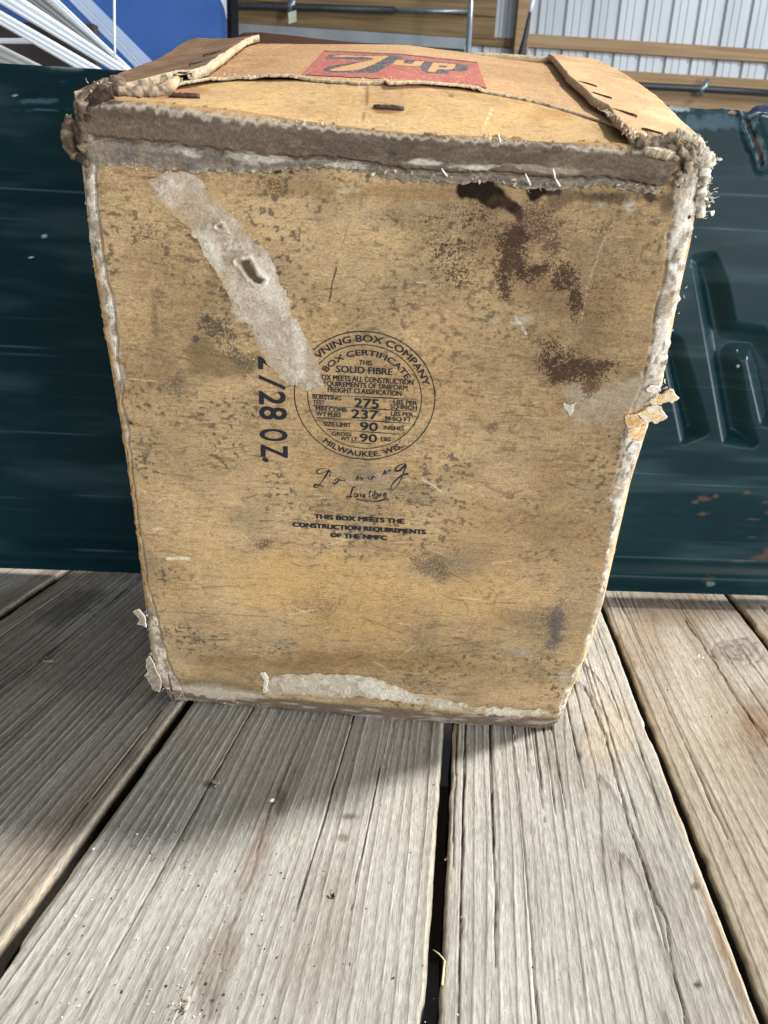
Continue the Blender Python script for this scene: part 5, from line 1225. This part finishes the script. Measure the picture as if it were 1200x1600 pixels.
wbox('girt', sB1 - .3, sP0 - .003, .002, .030, Z(770, 74), Z(770, 59), M_girtdark)
st_ = wbox('steel_track', -9, wall_at(727, 60)[0], .002, .05, Z(550, 68), Z(550, 50), noisy('track_grey', (.20, .225, .235), (.27, .29, .30), (4, 4, 4), .5), None); tag(st_, 'grey horizontal steel track under the wooden boards', 'steel track')  # grey strip added in the tone of lit siding
db = wbox('sill_board', -9, wall_at(727, 60)[0], .002, .035, Z(550, 110), Z(550, 69), noisy('sill_grey', (.05, .065, .07), (.09, .10, .105), (4, 4, 4), .6), None); tag(db, 'dull grey sill board under the steel track', 'board')  # dark strip added for the dim stretch of siding
def pipe(name, pts, d, rad, label, mat=M_pipe, clips=()):
    p = np.array([on_plane(x, y, WO + WN * d, WN) for x, y in pts]); e = empty(name, tuple(p[0])); tag(e, label, 'pipe')
    V_, F_ = tube(p - p[0], rad, 10); raw_mesh('pipe_run', V_, F_, mat, e, True)
    for cx, cy in clips:
        q = on_plane(cx, cy, WO + WN * d, WN) - p[0]; V_, F_ = tube([q - np.array([.012, 0, .06]), q - np.array([.012, 0, 0]), q + np.array([.012, 0, .02]), q + np.array([.03, 0, .075])], [.02, rad * 1.25, rad * 1.25, .02], 8); raw_mesh('clip', V_, F_, M_galv, e, True)
pipe('black_pipe', [(955, 131), (980, 133), (1100, 139), (1300, 152)], .13, .028, 'black pipe clipped along the girts at the right', clips=((1098, 139),))
pipe('black_pipe', [(300, 5), (362, 8.5), (500, 12), (617, 16)], .12, .027, 'thick black pipe along the boards at the left', clips=((455, 10),))
pipe('grey_conduit', [(617, 16.5), (740, 18)], .10, .018, 'thin grey conduit continuing from the black pipe', M_galv)
# tag hanging from the left pipe's clip
q = on_plane(457, 27, WO + WN * .17, WN); pt = box_mesh('pipe_tag', [tuple(q + WT * a + np.array([0, 0, b]) + WN * c) for c in (0, .006) for a, b in ((-.03, -.05), (.035, -.03), (.03, .05), (-.035, .03))], noisy('tag_plastic', (.45, .45, .32), (.6, .6, .46), (9, 9, 9))); tag(pt, 'small pale tag hanging from the left black pipe', 'tag')
# thin steel rod standing between box and wall
def rod(name, label, cat, pts, y, rad, mat, ext=None):
    p = np.array([on_plane(a, b, (0, y, 0), np.array([0, 1., 0])) for a, b in pts]); V_, F_ = tube(p - p[-1], rad, 10); o = raw_mesh(name, V_, F_, mat, None, True); o.location = tuple(p[-1]); tag(o, label, cat); return o
d0 = on_plane(731, 90, (0, 1.9, 0), np.array([0, 1., 0])); d1 = on_plane(738, -40, (0, 1.9, 0), np.array([0, 1., 0])); dd = (d1 - d0) / (d1 - d0)[2]
bot = d0 - dd * (d0[2] + .75)
V_, F_ = tube([bot - bot, d0 - bot, d1 - bot], .0058, 12); o = raw_mesh('steel_rod', V_, F_, M_galv, None, True); o.location = tuple(bot); tag(o, 'thin upright steel rod behind the middle of the box top', 'rod')
cb = empty('hanging_cable', tuple(on_plane(815, 84, (0, 6.5, 0), np.array([0, 1., 0])))); tag(cb, 'dark hanging cable with a white connector beside the wooden post', 'cable')
pc = np.array([on_plane(a, b, (0, 6.5, 0), np.array([0, 1., 0])) for a, b in ((841, -60), (833, 0), (828, 20), (820, 60), (815, 84), (812, 100))]) - np.array(cb.location)
V_, F_ = tube(pc, [.012, .012, .012, .02, .03, .03], 8); raw_mesh('cable', V_, F_, M_pipe, cb, True)
V_, F_ = tube(pc[1:3] + np.array([0, -.02, 0]), [.016, .014], 8); raw_mesh('connector', V_, F_, M_paint_white, cb, True)

# blue panel and white trim lengths at the left
YB = 2.05; NY = np.array([0, 1., 0])
def at(x, y, Yd): return on_plane(x, y, (0, Yd, 0), NY)
br = at(355.5, 50, YB); tr = at(363, 50, YB)
bp_ = tag(empty('blue_sheet', (br[0], YB, -.75)), 'large blue painted panel with a black edge trim at the upper left', 'panel')
L0 = np.array(bp_.location)
box_mesh('face', [(x, y, z) for z in (0, 2.1) for x, y in ((-1.5, 0), (0, 0), (0, .05), (-1.5, .05))], M_blue, bp_, .003)
box_mesh('edge_trim', [(x, y, z) for z in (0, 2.1) for x, y in ((.0005, -.006), (tr[0] - br[0], -.006), (tr[0] - br[0], .056), (.0005, .056))], M_black, bp_, .003)
def decal(pts, mat, name, label=None):
    P = [np.array(at(x, y, YB - .002)) - L0 for x, y in pts]; n = len(P)
    V_ = P + [p + np.array([0, .0015, 0]) for p in P]
    tri = tessellate_polygon([[Vector(p) for p in P]]); F_ = [tuple(t) for t in tri] + [(i, (i + 1) % n, n + (i + 1) % n, n + i) for i in range(n)]
    o = raw_mesh(name, V_, F_, mat, bp_)
    if label: o['label'] = label
decal([(336, -14), (345, 0), (350, 12), (354, 29), (355.3, 29), (354.8, -14)], M_paint_white, 'corner_decal')
for a, b in (((108, 143), (214, 250)),):
    for (t0, t1, mt_) in ((0, .30, M_lightstripe), (.33, .42, M_paint_white), (.45, 1, M_lightstripe)):
        ex = lambda t, s: (108 + 35 * t + (106 + 1 * t) * s, 108 * s)
        decal([ex(t0, -.3), ex(t1, -.3), ex(t1, 1.3), ex(t0, 1.3)], mt_, 'stripe_decal')
def trim(label, u_, l_, Yd, mat=M_white, prof=(0, .35, .5, .5, .42, .3, .3, .42, .5, .42, .2, .2, .3, .2, 0), h=.008, ends=(-3.2, 4.5), tilt=0.0):
    """u_, l_: two points on the upper and lower edge"""
    (a0, a1), (b0, b1) = u_, l_; V_ = []; n = len(prof); ns = 9
    for i in range(ns):
        s = ends[0] + (ends[1] - ends[0]) * i / (ns - 1)
        for j, pv in enumerate(prof):
            t = j / (n - 1); A_ = np.array(a0) + (np.array(a1) - np.array(a0)) * s; B_ = np.array(b0) + (np.array(b1) - np.array(b0)) * s
            q = A_ * (1 - t) + B_ * t; p = at(q[0], q[1], Yd) ; V_.append(p - np.array([0, pv * h + tilt * t, 0]))
    V_ = np.array(V_); o_ = V_[0].copy(); F_ = [(i * n + j, i * n + j + 1, (i + 1) * n + j + 1, (i + 1) * n + j) for i in range(ns - 1) for j in range(n - 1)]
    o = raw_mesh('trim_length', V_ - o_, F_, mat); o.location = tuple(o_); so = o.modifiers.new('s', 'SOLIDIFY'); so.thickness = .004; so.offset = -1
    tag(o, label, 'trim', 'white trim lengths leaning at the upper left')
trim('long white trim length nearest the dark corner', ((0, 16), (156, 106)), ((0, 39), (115, 105)), 1.30)
trim('broad white trim length with a pale blue hollow face', ((40, 0), (202, 108)), ((-3, 4), (168, 106)), 1.42)
trim('narrow white trim length bordering the blue panel', ((92, 0), (205, 108)), ((75, 0), (196, 107)), 1.58, h=.008)
trim('grey shaded trim length showing as a wedge between two white ones', ((76, 0), (205, 110)), ((42, 0), (190, 108)), 1.64, M_grey)
trim('lowest beige trim length at the far left', ((0, 69.5), (67, 103)), ((0, 100), (16, 103)), 1.36, M_grey, ends=(-3, 4.5))
trim('short level white trim length crossing the dark corner', ((-40, 60), (52, 60.5)), ((-40, 67.5), (52, 68.5)), 1.44, h=.006, ends=(0, 1.0))
frame_box('dark_board', (0, 1.80, 0), (1, 0, 0), (0, 1, 0), (0, 0, 1), at(-160, 80, 1.8)[0], at(150, 80, 1.8)[0], 0, .02, -.75, at(50, 34, 1.8)[2], M_brown, None, .003)  # dark sheet added where the gaps show only darkness
tag(bpy.data.objects['dark_board'], 'dark brown board behind the white trim lengths', 'board')
cv = np.array([at(178, -120, 1.22), at(178.6, 40, 1.22), at(179.4, 86, 1.22)]); V_, F_ = tube(cv - cv[-1], .0017, 8); o = raw_mesh('white_string', V_, F_, M_paint_white, None, True); o.location = tuple(cv[-1]); tag(o, 'thin white cord hanging straight down in front of the blue panel', 'cord')
# dark blue tarp heap peeping over the right end of the tailgate
def tarp():
    a = np.linspace(0, math.pi, 40); s = np.linspace(0, 1, 40); aa_, s_ = np.meshgrid(a, s); c = at(1215, 176, 1.1)
    r = .045 * np.sin(s_ * math.pi) ** .5; x = (s_ - .5) * .12; y = -np.cos(aa_) * r; z = np.sin(aa_) * r * .45
    nn = fbm(s_.ravel() * 7, aa_.ravel() * 3, 4, 5).reshape(s_.shape) - .5
    P = np.stack([x, y, z * (1 + nn) - .0], -1); o = grid_mesh('blue_tarp', P, None, noisy('tarp_blue', (.012, .02, .075), (.02, .03, .11), (30, 30, 30), .5)); o.location = tuple(c - np.array([0, 0, .016])); tag(o, 'dark blue tarp bundle peeping over the right end of the tailgate', 'tarp')
tarp()
